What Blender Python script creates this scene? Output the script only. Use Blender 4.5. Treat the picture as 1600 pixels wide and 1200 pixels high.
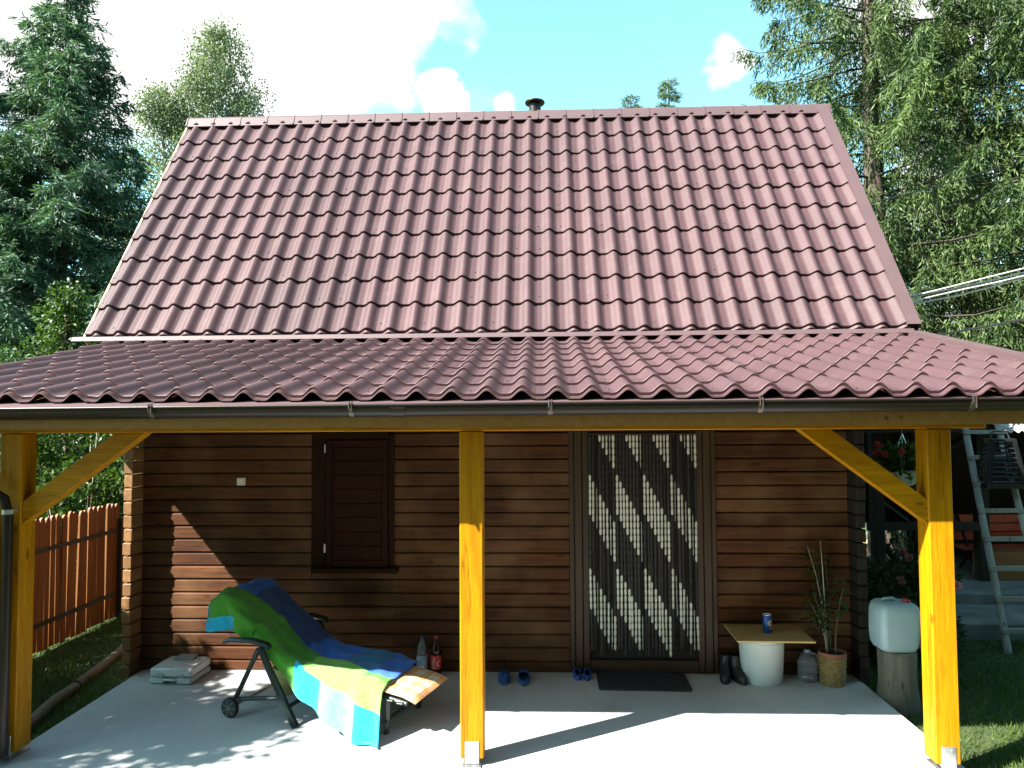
import bpy, math, random
import numpy as np
from mathutils import Vector, Matrix, Euler

for o in list(bpy.data.objects):
    bpy.data.objects.remove(o, do_unlink=True)
SC = bpy.context.scene
COL = SC.collection
R = math.radians
random.seed(7)
RNG = np.random.default_rng(7)

# ------------------------------------------------------------------ camera
cam_d = bpy.data.cameras.new('camera')
cam = bpy.data.objects.new('camera', cam_d)
COL.objects.link(cam)
cam_d.sensor_width = 36.0
cam_d.lens = 1150.0 / 1600.0 * 36.0
cam_d.clip_end = 3000.0
cam.matrix_world = Matrix(((0.99918449, 0.00772772, 0.03963139, 0.0),
                           (0.03993038, -0.04340258, -0.99825938, 0.0),
                           (-0.00599417, 0.99902778, -0.04367576, 2.214),
                           (0, 0, 0, 1)))
SC.camera = cam

# ------------------------------------------------------------------ light
LIGHT = Vector((1.33, 0.80, -1.408)).normalized()
sun_d = bpy.data.lights.new('sun', 'SUN')
sun_d.energy = 5.0
sun_d.angle = R(0.53)
sun_d.color = (1.0, 0.955, 0.88)
sun = bpy.data.objects.new('sun', sun_d)
COL.objects.link(sun)
sun.rotation_euler = LIGHT.to_track_quat('-Z', 'Y').to_euler()
ELEV = math.asin(-LIGHT.z)
AZIM = math.atan2(-LIGHT.x, -LIGHT.y)

world = bpy.data.worlds.new('World')
SC.world = world
world.use_nodes = True
wt = world.node_tree
wt.nodes.clear()


def WN(kind, **kw):
    n = wt.nodes.new(kind)
    for k, v in kw.items():
        setattr(n, k, v)
    return n


def wmath(op, a, b=None, c=None):
    n = WN('ShaderNodeMath', operation=op)
    for i, x in enumerate((a, b, c)):
        if x is None:
            continue
        if isinstance(x, (int, float)):
            n.inputs[i].default_value = x
        else:
            wt.links.new(x, n.inputs[i])
    return n.outputs[0]


sky = WN('ShaderNodeTexSky', sky_type='NISHITA')
sky.sun_disc = False
sky.sun_elevation = ELEV
sky.sun_rotation = AZIM
sky.altitude = 600.0
sky.air_density = 1.0
sky.dust_density = 0.7
sky.ozone_density = 0.9
tc = WN('ShaderNodeTexCoord')
# clouds: fair-weather cumulus, a broken noise field over the whole dome plus the banks in view
mp = WN('ShaderNodeMapping')
mp.inputs['Scale'].default_value = (1, 1, 2.0)
wt.links.new(tc.outputs['Generated'], mp.inputs[0])
nz = WN('ShaderNodeTexNoise')
nz.inputs['Scale'].default_value = 5.5
nz.inputs['Detail'].default_value = 9
nz.inputs['Roughness'].default_value = 0.55
wt.links.new(mp.outputs[0], nz.inputs['Vector'])
nz2 = WN('ShaderNodeTexNoise')
nz2.inputs['Scale'].default_value = 1.7
nz2.inputs['Detail'].default_value = 4
wt.links.new(mp.outputs[0], nz2.inputs['Vector'])
field = wmath('ADD', wmath('MULTIPLY', wmath('SUBTRACT', nz.outputs[0], 0.5), 1.5),
              wmath('MULTIPLY', wmath('SUBTRACT', nz2.outputs[0], 0.62), 2.2))


def sky_dir(u, v):
    d = cam.matrix_world.to_3x3() @ Vector(((u - 800) / 1150, -(v - 600) / 1150, -1))
    return d.normalized()


banks = [(150, 30, 12.5, 1.0), (380, -20, 12.0, 1.0), (520, 10, 8.0, 1.0), (250, 150, 8.0, 0.7), (640, -10, 4.0, .8),
         (688, 146, 2.1, 0.75), (1142, 78, 2.6, 0.75), (718, 36, 2.2, 0.5), (788, 163, 1.6, 0.4), (1440, 40, 7.0, 0.6),
         (1530, 300, 6.0, 0.6), (1460, 440, 6.0, .6)]
wn = WN('ShaderNodeTexNoise')
wn.inputs['Scale'].default_value = 11.0
wn.inputs['Detail'].default_value = 6
wt.links.new(tc.outputs['Generated'], wn.inputs['Vector'])
ws = WN('ShaderNodeVectorMath', operation='MULTIPLY_ADD')
wt.links.new(wn.outputs['Color'], ws.inputs[0])
ws.inputs[1].default_value = (0.16, 0.16, 0.16)
wa = WN('ShaderNodeVectorMath', operation='ADD')
wt.links.new(tc.outputs['Generated'], wa.inputs[0])
wa.inputs[1].default_value = (-0.08, -0.08, -0.08)
wt.links.new(wa.outputs[0], ws.inputs[2])
wnorm = WN('ShaderNodeVectorMath', operation='NORMALIZE')
wt.links.new(ws.outputs[0], wnorm.inputs[0])
tot = None
for (u, v, rad, amp) in banks:
    dt = WN('ShaderNodeVectorMath', operation='DOT_PRODUCT')
    wt.links.new(wnorm.outputs[0], dt.inputs[0])
    dt.inputs[1].default_value = sky_dir(u, v)
    mr = WN('ShaderNodeMapRange', interpolation_type='SMOOTHSTEP')
    wt.links.new(dt.outputs['Value'], mr.inputs['Value'])
    mr.inputs['From Min'].default_value = math.cos(R(rad))
    mr.inputs['From Max'].default_value = math.cos(R(rad * 0.35))
    mr.inputs['To Max'].default_value = amp
    tot = mr.outputs[0] if tot is None else wmath('MAXIMUM', tot, mr.outputs[0])
dens = wmath('ADD', field, tot)
cm = WN('ShaderNodeMapRange', interpolation_type='SMOOTHSTEP')
cm.inputs['From Min'].default_value = 0.10
cm.inputs['From Max'].default_value = 0.72
wt.links.new(dens, cm.inputs['Value'])
mix = WN('ShaderNodeMix', data_type='RGBA')
wt.links.new(cm.outputs[0], mix.inputs['Factor'])
skyc = WN('ShaderNodeMix', data_type='RGBA', blend_type='MULTIPLY')
skyc.inputs['Factor'].default_value = 1.0
wt.links.new(sky.outputs[0], skyc.inputs['A'])
skyc.inputs['B'].default_value = (0.86, 1.25, 1.0, 1)
wt.links.new(skyc.outputs['Result'], mix.inputs['A'])
mix.inputs['B'].default_value = (3.3, 3.3, 3.25, 1)
bg = WN('ShaderNodeBackground')
bg.inputs['Strength'].default_value = 0.095
wt.links.new(mix.outputs['Result'], bg.inputs['Color'])
wo = WN('ShaderNodeOutputWorld')
wt.links.new(bg.outputs[0], wo.inputs['Surface'])

vs = SC.view_settings
vs.view_transform = 'Standard'
vs.look = 'None'
vs.gamma = 1.0
vs.use_curve_mapping = False
vs.exposure = 2.3
SC.cycles.max_bounces = 6
SC.cycles.diffuse_bounces = 3
SC.cycles.glossy_bounces = 3
SC.cycles.transparent_max_bounces = 8
world.cycles.sampling_method = 'MANUAL'
world.cycles.sample_map_resolution = 512


# ------------------------------------------------------------------ materials
class Mat:
    """small node-graph builder"""

    def __init__(self, name):
        self.m = bpy.data.materials.new(name)
        self.m.use_nodes = True
        self.t = self.m.node_tree
        self.t.nodes.clear()
        self.out = self.n('ShaderNodeOutputMaterial')
        self.b = self.n('ShaderNodeBsdfPrincipled')
        self.t.links.new(self.b.outputs[0], self.out.inputs[0])

    def n(self, kind, **kw):
        x = self.t.nodes.new(kind)
        for k, v in kw.items():
            setattr(x, k, v)
        return x

    def l(self, a, b):
        self.t.links.new(a, b)

    def val(self, sock, x):
        if hasattr(x, 'is_linked'):
            self.l(x, sock)
        else:
            sock.default_value = x

    def math(self, op, a, b=0.0):
        x = self.n('ShaderNodeMath', operation=op)
        self.val(x.inputs[0], a)
        self.val(x.inputs[1], b)
        return x.outputs[0]

    def coords(self, scale=(1, 1, 1), rand=True, world=False):
        tcn = self.n('ShaderNodeTexCoord')
        src = tcn.outputs['Object']
        if world:
            g = self.n('ShaderNodeNewGeometry')
            src = g.outputs['Position']
        m = self.n('ShaderNodeMapping')
        m.inputs['Scale'].default_value = scale
        self.l(src, m.inputs['Vector'])
        if rand:
            oi = self.n('ShaderNodeObjectInfo')
            c = self.n('ShaderNodeCombineXYZ')
            self.l(self.math('MULTIPLY', oi.outputs['Random'], 37.0), c.inputs[0])
            self.l(self.math('MULTIPLY', oi.outputs['Random'], 91.0), c.inputs[1])
            self.l(self.math('MULTIPLY', oi.outputs['Random'], 53.0), c.inputs[2])
            self.l(c.outputs[0], m.inputs['Location'])
        return m.outputs[0]

    def noise(self, vec, scale, detail=4, rough=0.55, dist=0.0):
        x = self.n('ShaderNodeTexNoise')
        x.inputs['Scale'].default_value = scale
        x.inputs['Detail'].default_value = detail
        x.inputs['Roughness'].default_value = rough
        x.inputs['Distortion'].default_value = dist
        self.l(vec, x.inputs['Vector'])
        return x.outputs['Fac']

    def ramp(self, fac, stops):
        x = self.n('ShaderNodeValToRGB')
        e = x.color_ramp.elements
        while len(e) < len(stops):
            e.new(0.5)
        for i, (p, c) in enumerate(stops):
            e[i].position = p
            e[i].color = (*c, 1) if len(c) == 3 else c
        self.l(fac, x.inputs[0])
        return x.outputs[0]

    def mixc(self, fac, a, b, mode='MIX'):
        x = self.n('ShaderNodeMix', data_type='RGBA', blend_type=mode)
        self.val(x.inputs['Factor'], fac)
        for s, v in (('A', a), ('B', b)):
            if isinstance(v, tuple):
                v = (*v, 1) if len(v) == 3 else v
            self.val(x.inputs[s], v)
        return x.outputs['Result']

    def bump(self, h, strength=0.3, dist=0.01):
        x = self.n('ShaderNodeBump')
        x.inputs['Strength'].default_value = strength
        x.inputs['Distance'].default_value = dist
        self.l(h, x.inputs['Height'])
        self.l(x.outputs[0], self.b.inputs['Normal'])

    def set(self, **kw):
        for k, v in kw.items():
            s = self.b.inputs[k.replace('_', ' ')]
            if isinstance(v, tuple) and len(v) == 3:
                v = (*v, 1)
            self.val(s, v)
        return self


def plain(name, col, rough=0.5, vary=0.18, scale=9.0, metal=0.0, **kw):
    m = Mat(name)
    v = m.coords()
    f = m.noise(v, scale, 5)
    a = tuple(c * (1 - vary) for c in col)
    b = tuple(min(1, c * (1 + vary)) for c in col)
    m.set(Base_Color=m.ramp(f, [(0.3, a), (0.7, b)]), Roughness=rough, Metallic=metal, **kw)
    m.bump(m.noise(v, scale * 9, 3), 0.08, 0.004)
    return m.m


def wood(name, dark, light, axis=0, rough=0.6, knots=True, bump=0.25, stretch=14.0, vary=0.35, world=False, weather=None, spec=0.4, checks=False):
    """grain runs along `axis` of the object"""
    m = Mat(name)
    sc = [stretch, stretch, stretch]
    sc[axis] = 0.9
    v = m.coords(tuple(sc), world=world)
    g = m.noise(v, 2.2, 6, 0.62, 0.6)
    fine = m.noise(v, 11.0, 4, 0.6)
    f = m.math('ADD', m.math('MULTIPLY', g, 0.7), m.math('MULTIPLY', fine, 0.3))
    col = m.ramp(f, [(0.32, dark), (0.55, tuple((a + b) / 2 for a, b in zip(dark, light))), (0.72, light)])
    if knots:
        s2 = [7.0, 7.0, 7.0]
        s2[axis] = 2.6
        v2 = m.coords(tuple(s2), world=world)
        vo = m.n('ShaderNodeTexVoronoi')
        vo.inputs['Scale'].default_value = 1.0
        m.l(v2, vo.inputs['Vector'])
        k = m.ramp(vo.outputs['Distance'], [(0.05, (1, 1, 1)), (0.13, (0, 0, 0))])
        col = m.mixc(m.math('MULTIPLY', k, 0.85), col, tuple(c * 0.35 for c in dark))
    if checks:
        s3 = [26.0, 26.0, 26.0]
        s3[axis] = 0.55
        ck = m.ramp(m.noise(m.coords(tuple(s3), world=world), 1.0, 2, 0.5), [(0.60, (0, 0, 0)), (0.622, (1, 1, 1)), (0.640, (0, 0, 0))])
        col = m.mixc(m.math('MULTIPLY', ck, 0.7), col, tuple(c * 0.4 for c in dark))
    oi = m.n('ShaderNodeObjectInfo')
    hs = m.n('ShaderNodeHueSaturation')
    m.l(col, hs.inputs['Color'])
    m.l(m.math('ADD', m.math('MULTIPLY', oi.outputs['Random'], vary), 1 - vary / 2), hs.inputs['Value'])
    col = hs.outputs[0]
    if weather:
        wv = m.coords((1, 1, 1), rand=False, world=True)
        wf = m.ramp(m.noise(wv, 1.7, 5), [(0.45, (0, 0, 0)), (0.7, (1, 1, 1))])
        col = m.mixc(m.math('MULTIPLY', wf, 0.6), col, weather)
    m.set(Base_Color=col, Roughness=rough)
    m.b.inputs['Specular IOR Level'].default_value = spec
    m.bump(f, bump, 0.006)
    return m.m


def roofmat(name):
    m = Mat(name)
    oi = m.n('ShaderNodeObjectInfo')
    p = m.coords((1, 1, 1), rand=False, world=True)
    big = m.noise(p, 0.8, 5)
    fine = m.noise(p, 38.0, 4, 0.65)
    col = m.ramp(big, [(0.3, (0.058, 0.0295, 0.032)), (0.7, (0.075, 0.0385, 0.041))])
    dust = m.ramp(m.noise(p, 4.5, 7, 0.7), [(0.52, (0, 0, 0)), (0.75, (1, 1, 1))])
    col = m.mixc(m.math('MULTIPLY', dust, 0.28), col, (0.135, 0.098, 0.088))
    st_ = m.ramp(m.noise(m.coords((14, .9, .9), rand=False, world=True), 1.6, 5, 0.6), [(0.48, (0, 0, 0)), (0.72, (1, 1, 1))])
    col = m.mixc(m.math('MULTIPLY', st_, 0.30), col, (0.048, 0.029, 0.034))
    moss = m.ramp(m.noise(p, 9.0, 6, 0.7), [(0.66, (0, 0, 0)), (0.76, (1, 1, 1))])
    col = m.mixc(m.math('MULTIPLY', moss, 0.25), col, (0.07, 0.056, 0.032))
    hs = m.n('ShaderNodeHueSaturation')
    m.l(col, hs.inputs['Color'])
    m.l(m.math('ADD', m.math('MULTIPLY', oi.outputs['Random'], 0.08), 0.96), hs.inputs['Value'])
    tinted = m.mixc(1.0, hs.outputs[0], oi.outputs['Color'], 'MULTIPLY')
    m.set(Base_Color=tinted, Roughness=m.math('ADD', m.math('MULTIPLY', fine, 0.25), 0.44))
    m.b.inputs['Specular IOR Level'].default_value = 0.32
    m.bump(m.noise(p, 130.0, 3), 0.06, 0.003)
    return m.m


def leafmat(name, dark, light, trans=0.3, scale=1.3, rough=0.6):
    m = Mat(name)
    p = m.coords((1, 1, 1), rand=True)
    f = m.noise(p, scale, 4, 0.6)
    g = m.n('ShaderNodeNewGeometry')
    f2 = m.math('ADD', m.math('MULTIPLY', f, 0.65), m.math('MULTIPLY', g.outputs['Random Per Island'], 0.35))
    col = m.ramp(f2, [(0.3, dark), (0.72, light)])
    m.set(Base_Color=col, Roughness=rough)
    m.b.inputs['Specular IOR Level'].default_value = 0.35
    tr = m.n('ShaderNodeBsdfTranslucent')
    tcol = m.mixc(1.0, col, (1.1, 1.25, 0.55), 'MULTIPLY')
    m.l(tcol, tr.inputs['Color'])
    mx = m.n('ShaderNodeMixShader')
    mx.inputs[0].default_value = trans
    m.l(m.b.outputs[0], mx.inputs[1])
    m.l(tr.outputs[0], mx.inputs[2])
    m.l(mx.outputs[0], m.out.inputs[0])
    return m.m


M = {}
M['roof'] = roofmat('roof metal')
M['trim'] = plain('roof trim', (0.078, 0.044, 0.046), 0.62, 0.08, 3)
M['gutter'] = plain('gutter brown', (0.017, 0.0105, 0.0085), 0.36, 0.1, 5, Specular_IOR_Level=0.28)
M['honey'] = wood('honey stain', (0.25, 0.093, 0.0012), (0.52, 0.240, 0.002), 2, 0.48, stretch=11, vary=0.08, bump=0.2, checks=True, spec=0.18)
M['honey_x'] = wood('honey stain beam', (0.25, 0.093, 0.0012), (0.52, 0.240, 0.002), 0, 0.48, stretch=11, vary=0.08, bump=0.2, checks=True, spec=0.18)
M['log'] = wood('dark log stain', (0.024, 0.0072, 0.002), (0.118, 0.041, 0.0115), 0, 0.72, stretch=16, vary=0.6, bump=0.5,
                weather=(0.170, 0.094, 0.042), spec=0.22)
M['logend_sunlit'] = wood('log end sunlit tone', (0.13, 0.06, 0.02), (0.26, 0.135, 0.05), 1, 0.6, stretch=10, vary=0.35)
M['frame'] = wood('door frame stain', (0.026, 0.012, 0.004), (0.058, 0.029, 0.010), 2, 0.5, stretch=13, vary=0.2, knots=False)
M['frame_x'] = wood('sill stain', (0.022, 0.010, 0.004), (0.045, 0.021, 0.008), 0, 0.5, stretch=13, vary=0.2, knots=False)
M['shutter'] = wood('shutter stain', (0.016, 0.0040, 0.0014), (0.034, 0.0095, 0.003), 0, 0.7, stretch=13, vary=0.2, knots=False, spec=0.1)
M['winframe'] = wood('window frame stain', (0.014, 0.0045, 0.0016), (0.028, 0.0095, 0.003), 2, 0.7, stretch=13, vary=0.2, knots=False, spec=0.1)
M['dark'] = plain('dark interior', (0.012, 0.009, 0.007), 0.8)
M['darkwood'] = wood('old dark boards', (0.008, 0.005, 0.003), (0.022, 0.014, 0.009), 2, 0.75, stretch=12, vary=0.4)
M['rafter'] = wood('rafter wood', (0.25, 0.12, 0.035), (0.38, 0.20, 0.07), 1, 0.6, stretch=10)
M['fence'] = wood('fence stain', (0.14, 0.049, 0.012), (0.28, 0.112, 0.028), 2, 0.55, stretch=15, vary=0.45)
M['steel'] = plain('galvanised steel', (0.55, 0.56, 0.56), 0.32, 0.15, 30, metal=0.9)
M['iron'] = plain('dark iron', (0.03, 0.03, 0.03), 0.5, 0.2, 20)
M['bark'] = wood('bark', (0.045, 0.032, 0.024), (0.13, 0.10, 0.075), 2, 0.9, knots=False, stretch=9, bump=0.9)
M['branch'] = plain('dark branch bark', (0.030, 0.022, 0.016), 0.9, 0.3, 6)
M['birchbark'] = plain('birch bark', (0.5, 0.48, 0.44), 0.8, 0.4, 5)
M['stem'] = plain('pale dry stem', (0.34, 0.30, 0.24), 0.85, 0.25, 12)
M['greywood'] = wood('weathered grey wood', (0.19, 0.18, 0.16), (0.36, 0.345, 0.31), 2, 0.85, stretch=13, vary=0.15)
M['spruce'] = leafmat('spruce needles', (0.022, 0.046, 0.014), (0.092, 0.138, 0.034), 0.25, 0.9)
M['spruce_blue'] = leafmat('spruce needles blue', (0.024, 0.056, 0.042), (0.100, 0.180, 0.088), 0.22, 0.9)
M['birch'] = leafmat('hazed birch leaves', (0.085, 0.110, 0.060), (0.170, 0.205, 0.105), 0.35, 0.8)  # leaf colour lightened and greyed to carry distance haze
M['hedge'] = leafmat('hedge leaves', (0.018, 0.042, 0.008), (0.070, 0.130, 0.020), 0.4, 1.6, 0.45)
M['flowerleaf'] = leafmat('garden leaves', (0.014, 0.030, 0.012), (0.045, 0.078, 0.025), 0.3, 2.5)
M['bamboo'] = leafmat('house plant leaves', (0.025, 0.045, 0.012), (0.07, 0.10, 0.025), 0.35, 4)
M['grassblade'] = leafmat('grass', (0.034, 0.068, 0.012), (0.095, 0.150, 0.026), 0.35, 2.2)
M['red'] = plain('red petals', (0.50, 0.03, 0.03), 0.6)
M['pink'] = plain('pink petals', (0.55, 0.22, 0.24), 0.6)

# concrete
m = Mat('concrete slab')
p = m.coords((1, 1, 1), rand=False, world=True)
c1 = m.ramp(m.noise(p, 1.3, 6, 0.6), [(0.3, (0.385, 0.388, 0.395)), (0.7, (0.48, 0.482, 0.485))])
c2 = m.ramp(m.noise(p, 7.0, 7, 0.7), [(0.52, (0, 0, 0)), (0.75, (1, 1, 1))])
c1 = m.mixc(m.math('MULTIPLY', c2, 0.28), c1, (0.30, 0.285, 0.26))
c5 = m.ramp(m.noise(p, 0.9, 5, 0.65, 1.5), [(0.56, (0, 0, 0)), (0.66, (1, 1, 1))])
c1 = m.mixc(m.math('MULTIPLY', c5, 0.22), c1, (0.20, 0.20, 0.20))
c3 = m.ramp(m.noise(p, 60.0, 3, 0.7), [(0.62, (0, 0, 0)), (0.72, (1, 1, 1))])
c1 = m.mixc(m.math('MULTIPLY', c3, 0.22), c1, (0.25, 0.24, 0.22))
m.set(Base_Color=c1, Roughness=0.8)
m.bump(m.math('ADD', m.noise(p, 90.0, 4), m.math('MULTIPLY', m.noise(p, 12.0, 4), 1.5)), 0.18, 0.006)
M['concrete'] = m.m

m = Mat('garden ground')
p = m.coords((1, 1, 1), rand=False, world=True)
c1 = m.ramp(m.noise(p, 2.0, 7, 0.65), [(0.3, (0.030, 0.048, 0.012)), (0.55, (0.052, 0.080, 0.018)), (0.75, (0.085, 0.085, 0.035))])
c2 = m.ramp(m.noise(p, 40.0, 5, 0.7), [(0.4, (0.55, 0.55, 0.55)), (0.7, (1.25, 1.25, 1.2))])
m.set(Base_Color=m.mixc(1.0, c1, c2, 'MULTIPLY'), Roughness=0.95)
m.bump(m.noise(p, 55.0, 5), 0.8, 0.02)
M['ground'] = m.m


# ------------------------------------------------------------------ mesh helpers
class MB:
    def __init__(self):
        self.v, self.f, self.mi = [], [], []

    def add(self, vs_, fs, mi=0, mat=None):
        b = len(self.v)
        for q in vs_:
            q = Vector(q)
            self.v.append(tuple(mat @ q) if mat else tuple(q))
        for k in fs:
            self.f.append(tuple(b + i for i in k))
            self.mi.append(mi)
        return self

    def box(self, lo, hi, mi=0, mat=None, bevel=0.0):
        x0, y0, z0 = lo
        x1, y1, z1 = hi
        if bevel <= 0:
            vs_ = [(x0, y0, z0), (x1, y0, z0), (x1, y1, z0), (x0, y1, z0), (x0, y0, z1), (x1, y0, z1), (x1, y1, z1), (x0, y1, z1)]
            fs = [(0, 3, 2, 1), (4, 5, 6, 7), (0, 1, 5, 4), (1, 2, 6, 5), (2, 3, 7, 6), (3, 0, 4, 7)]
            return self.add(vs_, fs, mi, mat)
        b = min(bevel, (x1 - x0) / 2.01, (y1 - y0) / 2.01, (z1 - z0) / 2.01)
        vs_, idx = [], {}
        for ix, (X, sx) in enumerate(((x0, 1), (x1, -1))):
            for iy, (Y, sy) in enumerate(((y0, 1), (y1, -1))):
                for iz, (Z, sz) in enumerate(((z0, 1), (z1, -1))):
                    for a in range(3):
                        q = [X + sx * b, Y + sy * b, Z + sz * b]
                        q[a] = (X, Y, Z)[a]
                        idx[(ix, iy, iz, a)] = len(vs_)
                        vs_.append(q)
        fs = []
        for a in range(3):
            o1, o2 = (a + 1) % 3, (a + 2) % 3
            for s in (0, 1):
                def k(i, j):
                    t = [0, 0, 0]
                    t[a], t[o1], t[o2] = s, i, j
                    return idx[(t[0], t[1], t[2], a)]
                q = [k(0, 0), k(1, 0), k(1, 1), k(0, 1)]
                fs.append(q if s else q[::-1])
        for a in range(3):                       # edge bevels: edge runs along a
            o1, o2 = (a + 1) % 3, (a + 2) % 3
            for i in (0, 1):
                for j in (0, 1):
                    def k(e, face):
                        t = [0, 0, 0]
                        t[a], t[o1], t[o2] = e, i, j
                        return idx[(t[0], t[1], t[2], face)]
                    q = [k(0, o1), k(1, o1), k(1, o2), k(0, o2)]
                    fs.append(q if (i ^ j) else q[::-1])
        for ix in (0, 1):
            for iy in (0, 1):
                for iz in (0, 1):
                    q = [idx[(ix, iy, iz, a)] for a in range(3)]
                    fs.append(q if (ix + iy + iz) % 2 else q[::-1])
        return self.add(vs_, fs, mi, mat)

    def tube(self, pts, rad, n=8, mi=0, cap=True, mat=None, flat=1.0):
        pts = [Vector(p_) for p_ in pts]
        if not hasattr(rad, '__len__'):
            rad = [rad] * len(pts)
        vs_, fs = [], []
        up = Vector((0, 0, 1))
        prev = None
        for i, p_ in enumerate(pts):
            d = (pts[min(i + 1, len(pts) - 1)] - pts[max(i - 1, 0)]).normalized()
            if prev is None:
                a = d.cross(up)
                if a.length < 1e-3:
                    a = d.cross(Vector((1, 0, 0)))
            else:
                a = prev - d * prev.dot(d)
            a.normalize()
            prev = a
            b = d.cross(a)
            for k in range(n):
                t = 2 * math.pi * k / n
                vs_.append(p_ + (a * math.cos(t) + b * math.sin(t) * flat) * rad[i])
        for i in range(len(pts) - 1):
            for k in range(n):
                k2 = (k + 1) % n
                fs.append((i * n + k, i * n + k2, (i + 1) * n + k2, (i + 1) * n + k))
        if cap:
            fs.append(tuple(range(n))[::-1])
            fs.append(tuple((len(pts) - 1) * n + k for k in range(n)))
        return self.add(vs_, fs, mi, mat)

    def lathe(self, prof, n=20, mi=0, mat=None, capb=True, capt=True, wob=None):
        vs_, fs = [], []
        for (r, z) in prof:
            for k in range(n):
                t = 2 * math.pi * k / n
                w = wob(t, z) if wob else 1.0
                vs_.append((r * w * math.cos(t), r * w * math.sin(t), z))
        for i in range(len(prof) - 1):
            for k in range(n):
                k2 = (k + 1) % n
                fs.append((i * n + k, i * n + k2, (i + 1) * n + k2, (i + 1) * n + k))
        if capb:
            fs.append(tuple(range(n))[::-1])
        if capt:
            fs.append(tuple((len(prof) - 1) * n + k for k in range(n)))
        return self.add(vs_, fs, mi, mat)

    def prism(self, poly, axis, a, b, mi=0, mat=None):
        """poly: list of 2d points on the plane normal to axis (the other two axes in order)"""
        vs_, n = [], len(poly)
        for t in (a, b):
            for (p_, q) in poly:
                c = [p_, q]
                c.insert(axis, t)
                vs_.append(c)
        fs = [tuple(range(n))[::-1], tuple(range(n, 2 * n))]
        for i in range(n):
            j = (i + 1) % n
            fs.append((i, j, n + j, n + i))
        return self.add(vs_, fs, mi, mat)

    def mesh(self, name, mats, smooth=False):
        me = bpy.data.meshes.new(name)
        me.from_pydata(self.v, [], self.f)
        for mm in (mats if isinstance(mats, (list, tuple)) else [mats]):
            me.materials.append(mm)
        if len(set(self.mi)) > 1:
            me.polygons.foreach_set('material_index', self.mi)
        bm_fix(me)
        if smooth:
            me.shade_smooth()
            if smooth is not True:
                me.set_sharp_from_angle(angle=R(smooth))
        me.update()
        return me

    def build(self, name, mats, parent=None, loc=(0, 0, 0), rot=(0, 0, 0), smooth=False):
        return put(name, self.mesh(name, mats, smooth), parent, loc, rot)


def bm_fix(me):
    import bmesh
    bm = bmesh.new()
    bm.from_mesh(me)
    bmesh.ops.recalc_face_normals(bm, faces=bm.faces)
    bm.to_mesh(me)
    bm.free()


def put(name, me, parent=None, loc=(0, 0, 0), rot=(0, 0, 0)):
    o = bpy.data.objects.new(name, me)
    COL.objects.link(o)
    o.location = loc
    o.rotation_euler = rot
    if parent is not None:
        o.parent = parent
    return o


def tag(o, label=None, cat=None, group=None, kind=None):
    for k, v_ in (('label', label), ('category', cat), ('group', group), ('kind', kind)):
        if v_:
            o[k] = v_
    return o


def empty(name, label, cat, loc=(0, 0, 0), rz=0.0, group=None):
    o = bpy.data.objects.new(name, None)
    o.empty_display_size = 0.2
    COL.objects.link(o)
    o.location = loc
    o.rotation_euler = (0, 0, rz)
    return tag(o, label, cat, group)


def soup(name, V, nper, mat, parent=None, loc=(0, 0, 0)):
    """many separate polygons of nper corners from an (N*nper,3) array"""
    V = np.ascontiguousarray(V, dtype=np.float32).reshape(-1, 3)
    n = len(V) // nper
    me = bpy.data.meshes.new(name)
    me.vertices.add(len(V))
    me.vertices.foreach_set('co', V.ravel())
    me.loops.add(len(V))
    me.loops.foreach_set('vertex_index', np.arange(len(V), dtype=np.int32))
    me.polygons.add(n)
    me.polygons.foreach_set('loop_start', np.arange(0, len(V), nper, dtype=np.int32))
    me.polygons.foreach_set('loop_total', np.full(n, nper, dtype=np.int32))
    me.materials.append(mat)
    me.update(calc_edges=True)
    return put(name, me, parent, loc)


def sprigs(P, D, L, W, rng, roll=None):
    """diamond leaves: base P, direction D, length L, width W -> (N,4,3)"""
    D = D / (np.linalg.norm(D, axis=1, keepdims=True) + 1e-9)
    if roll is None:
        roll = rng.normal(size=D.shape)
    S = np.cross(D, roll)
    S /= (np.linalg.norm(S, axis=1, keepdims=True) + 1e-9)
    L = np.asarray(L)[:, None]
    W = np.asarray(W)[:, None]
    mid = P + D * L * 0.45
    return np.stack([P, mid + S * W * 0.5, P + D * L, mid - S * W * 0.5], axis=1)


# ------------------------------------------------------------------ ground, slab, path
def ground_h(x, y):
    d = np.clip((y - 10.6) / 5.0, 0, 1) * np.clip((x - 2.6) / 1.5, 0, 1)
    return -0.10 - 1.15 * d * d * (3 - 2 * d)


def make_ground():
    xs = np.unique(np.concatenate([np.linspace(-14, 16, 121), np.array([-900, -400, -150, -60, -30, -20, 22, 32, 60, 150, 400, 900])]))
    ys = np.unique(np.concatenate([np.linspace(-3, 26, 117), np.array([-300, -80, -30, -12, -6, 32, 45, 80, 200, 500, 1200])]))
    X, Y = np.meshgrid(xs, ys, indexing='ij')
    Z = ground_h(X, Y)
    near = (np.abs(X) < 16) & (Y > -3) & (Y < 26)
    Z = Z + near * 0.012 * np.sin(X * 3.1 + 1.3 * np.sin(Y * 2.2)) * np.cos(Y * 2.7)
    far = np.clip((np.hypot(X, Y) - 60) / 300, 0, 1)
    Z = Z - 0.0 * far
    nx, ny = X.shape
    V = np.stack([X, Y, Z], -1).reshape(-1, 3)
    F = [(i * ny + j, (i + 1) * ny + j, (i + 1) * ny + j + 1, i * ny + j + 1) for i in range(nx - 1) for j in range(ny - 1)]
    me = bpy.data.meshes.new('ground')
    me.from_pydata(V.tolist(), [], F)
    me.materials.append(M['ground'])
    me.shade_smooth()
    return tag(put('ground', me), kind='structure')


make_ground()
sl = MB().box((-3.54, 3.55, -0.16), (2.642, 6.50, 0.0), bevel=0.012).build('concrete_slab', M['concrete'])
tag(sl, kind='structure')

# ------------------------------------------------------------------ roof tiles
NSEG = 14


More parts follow.
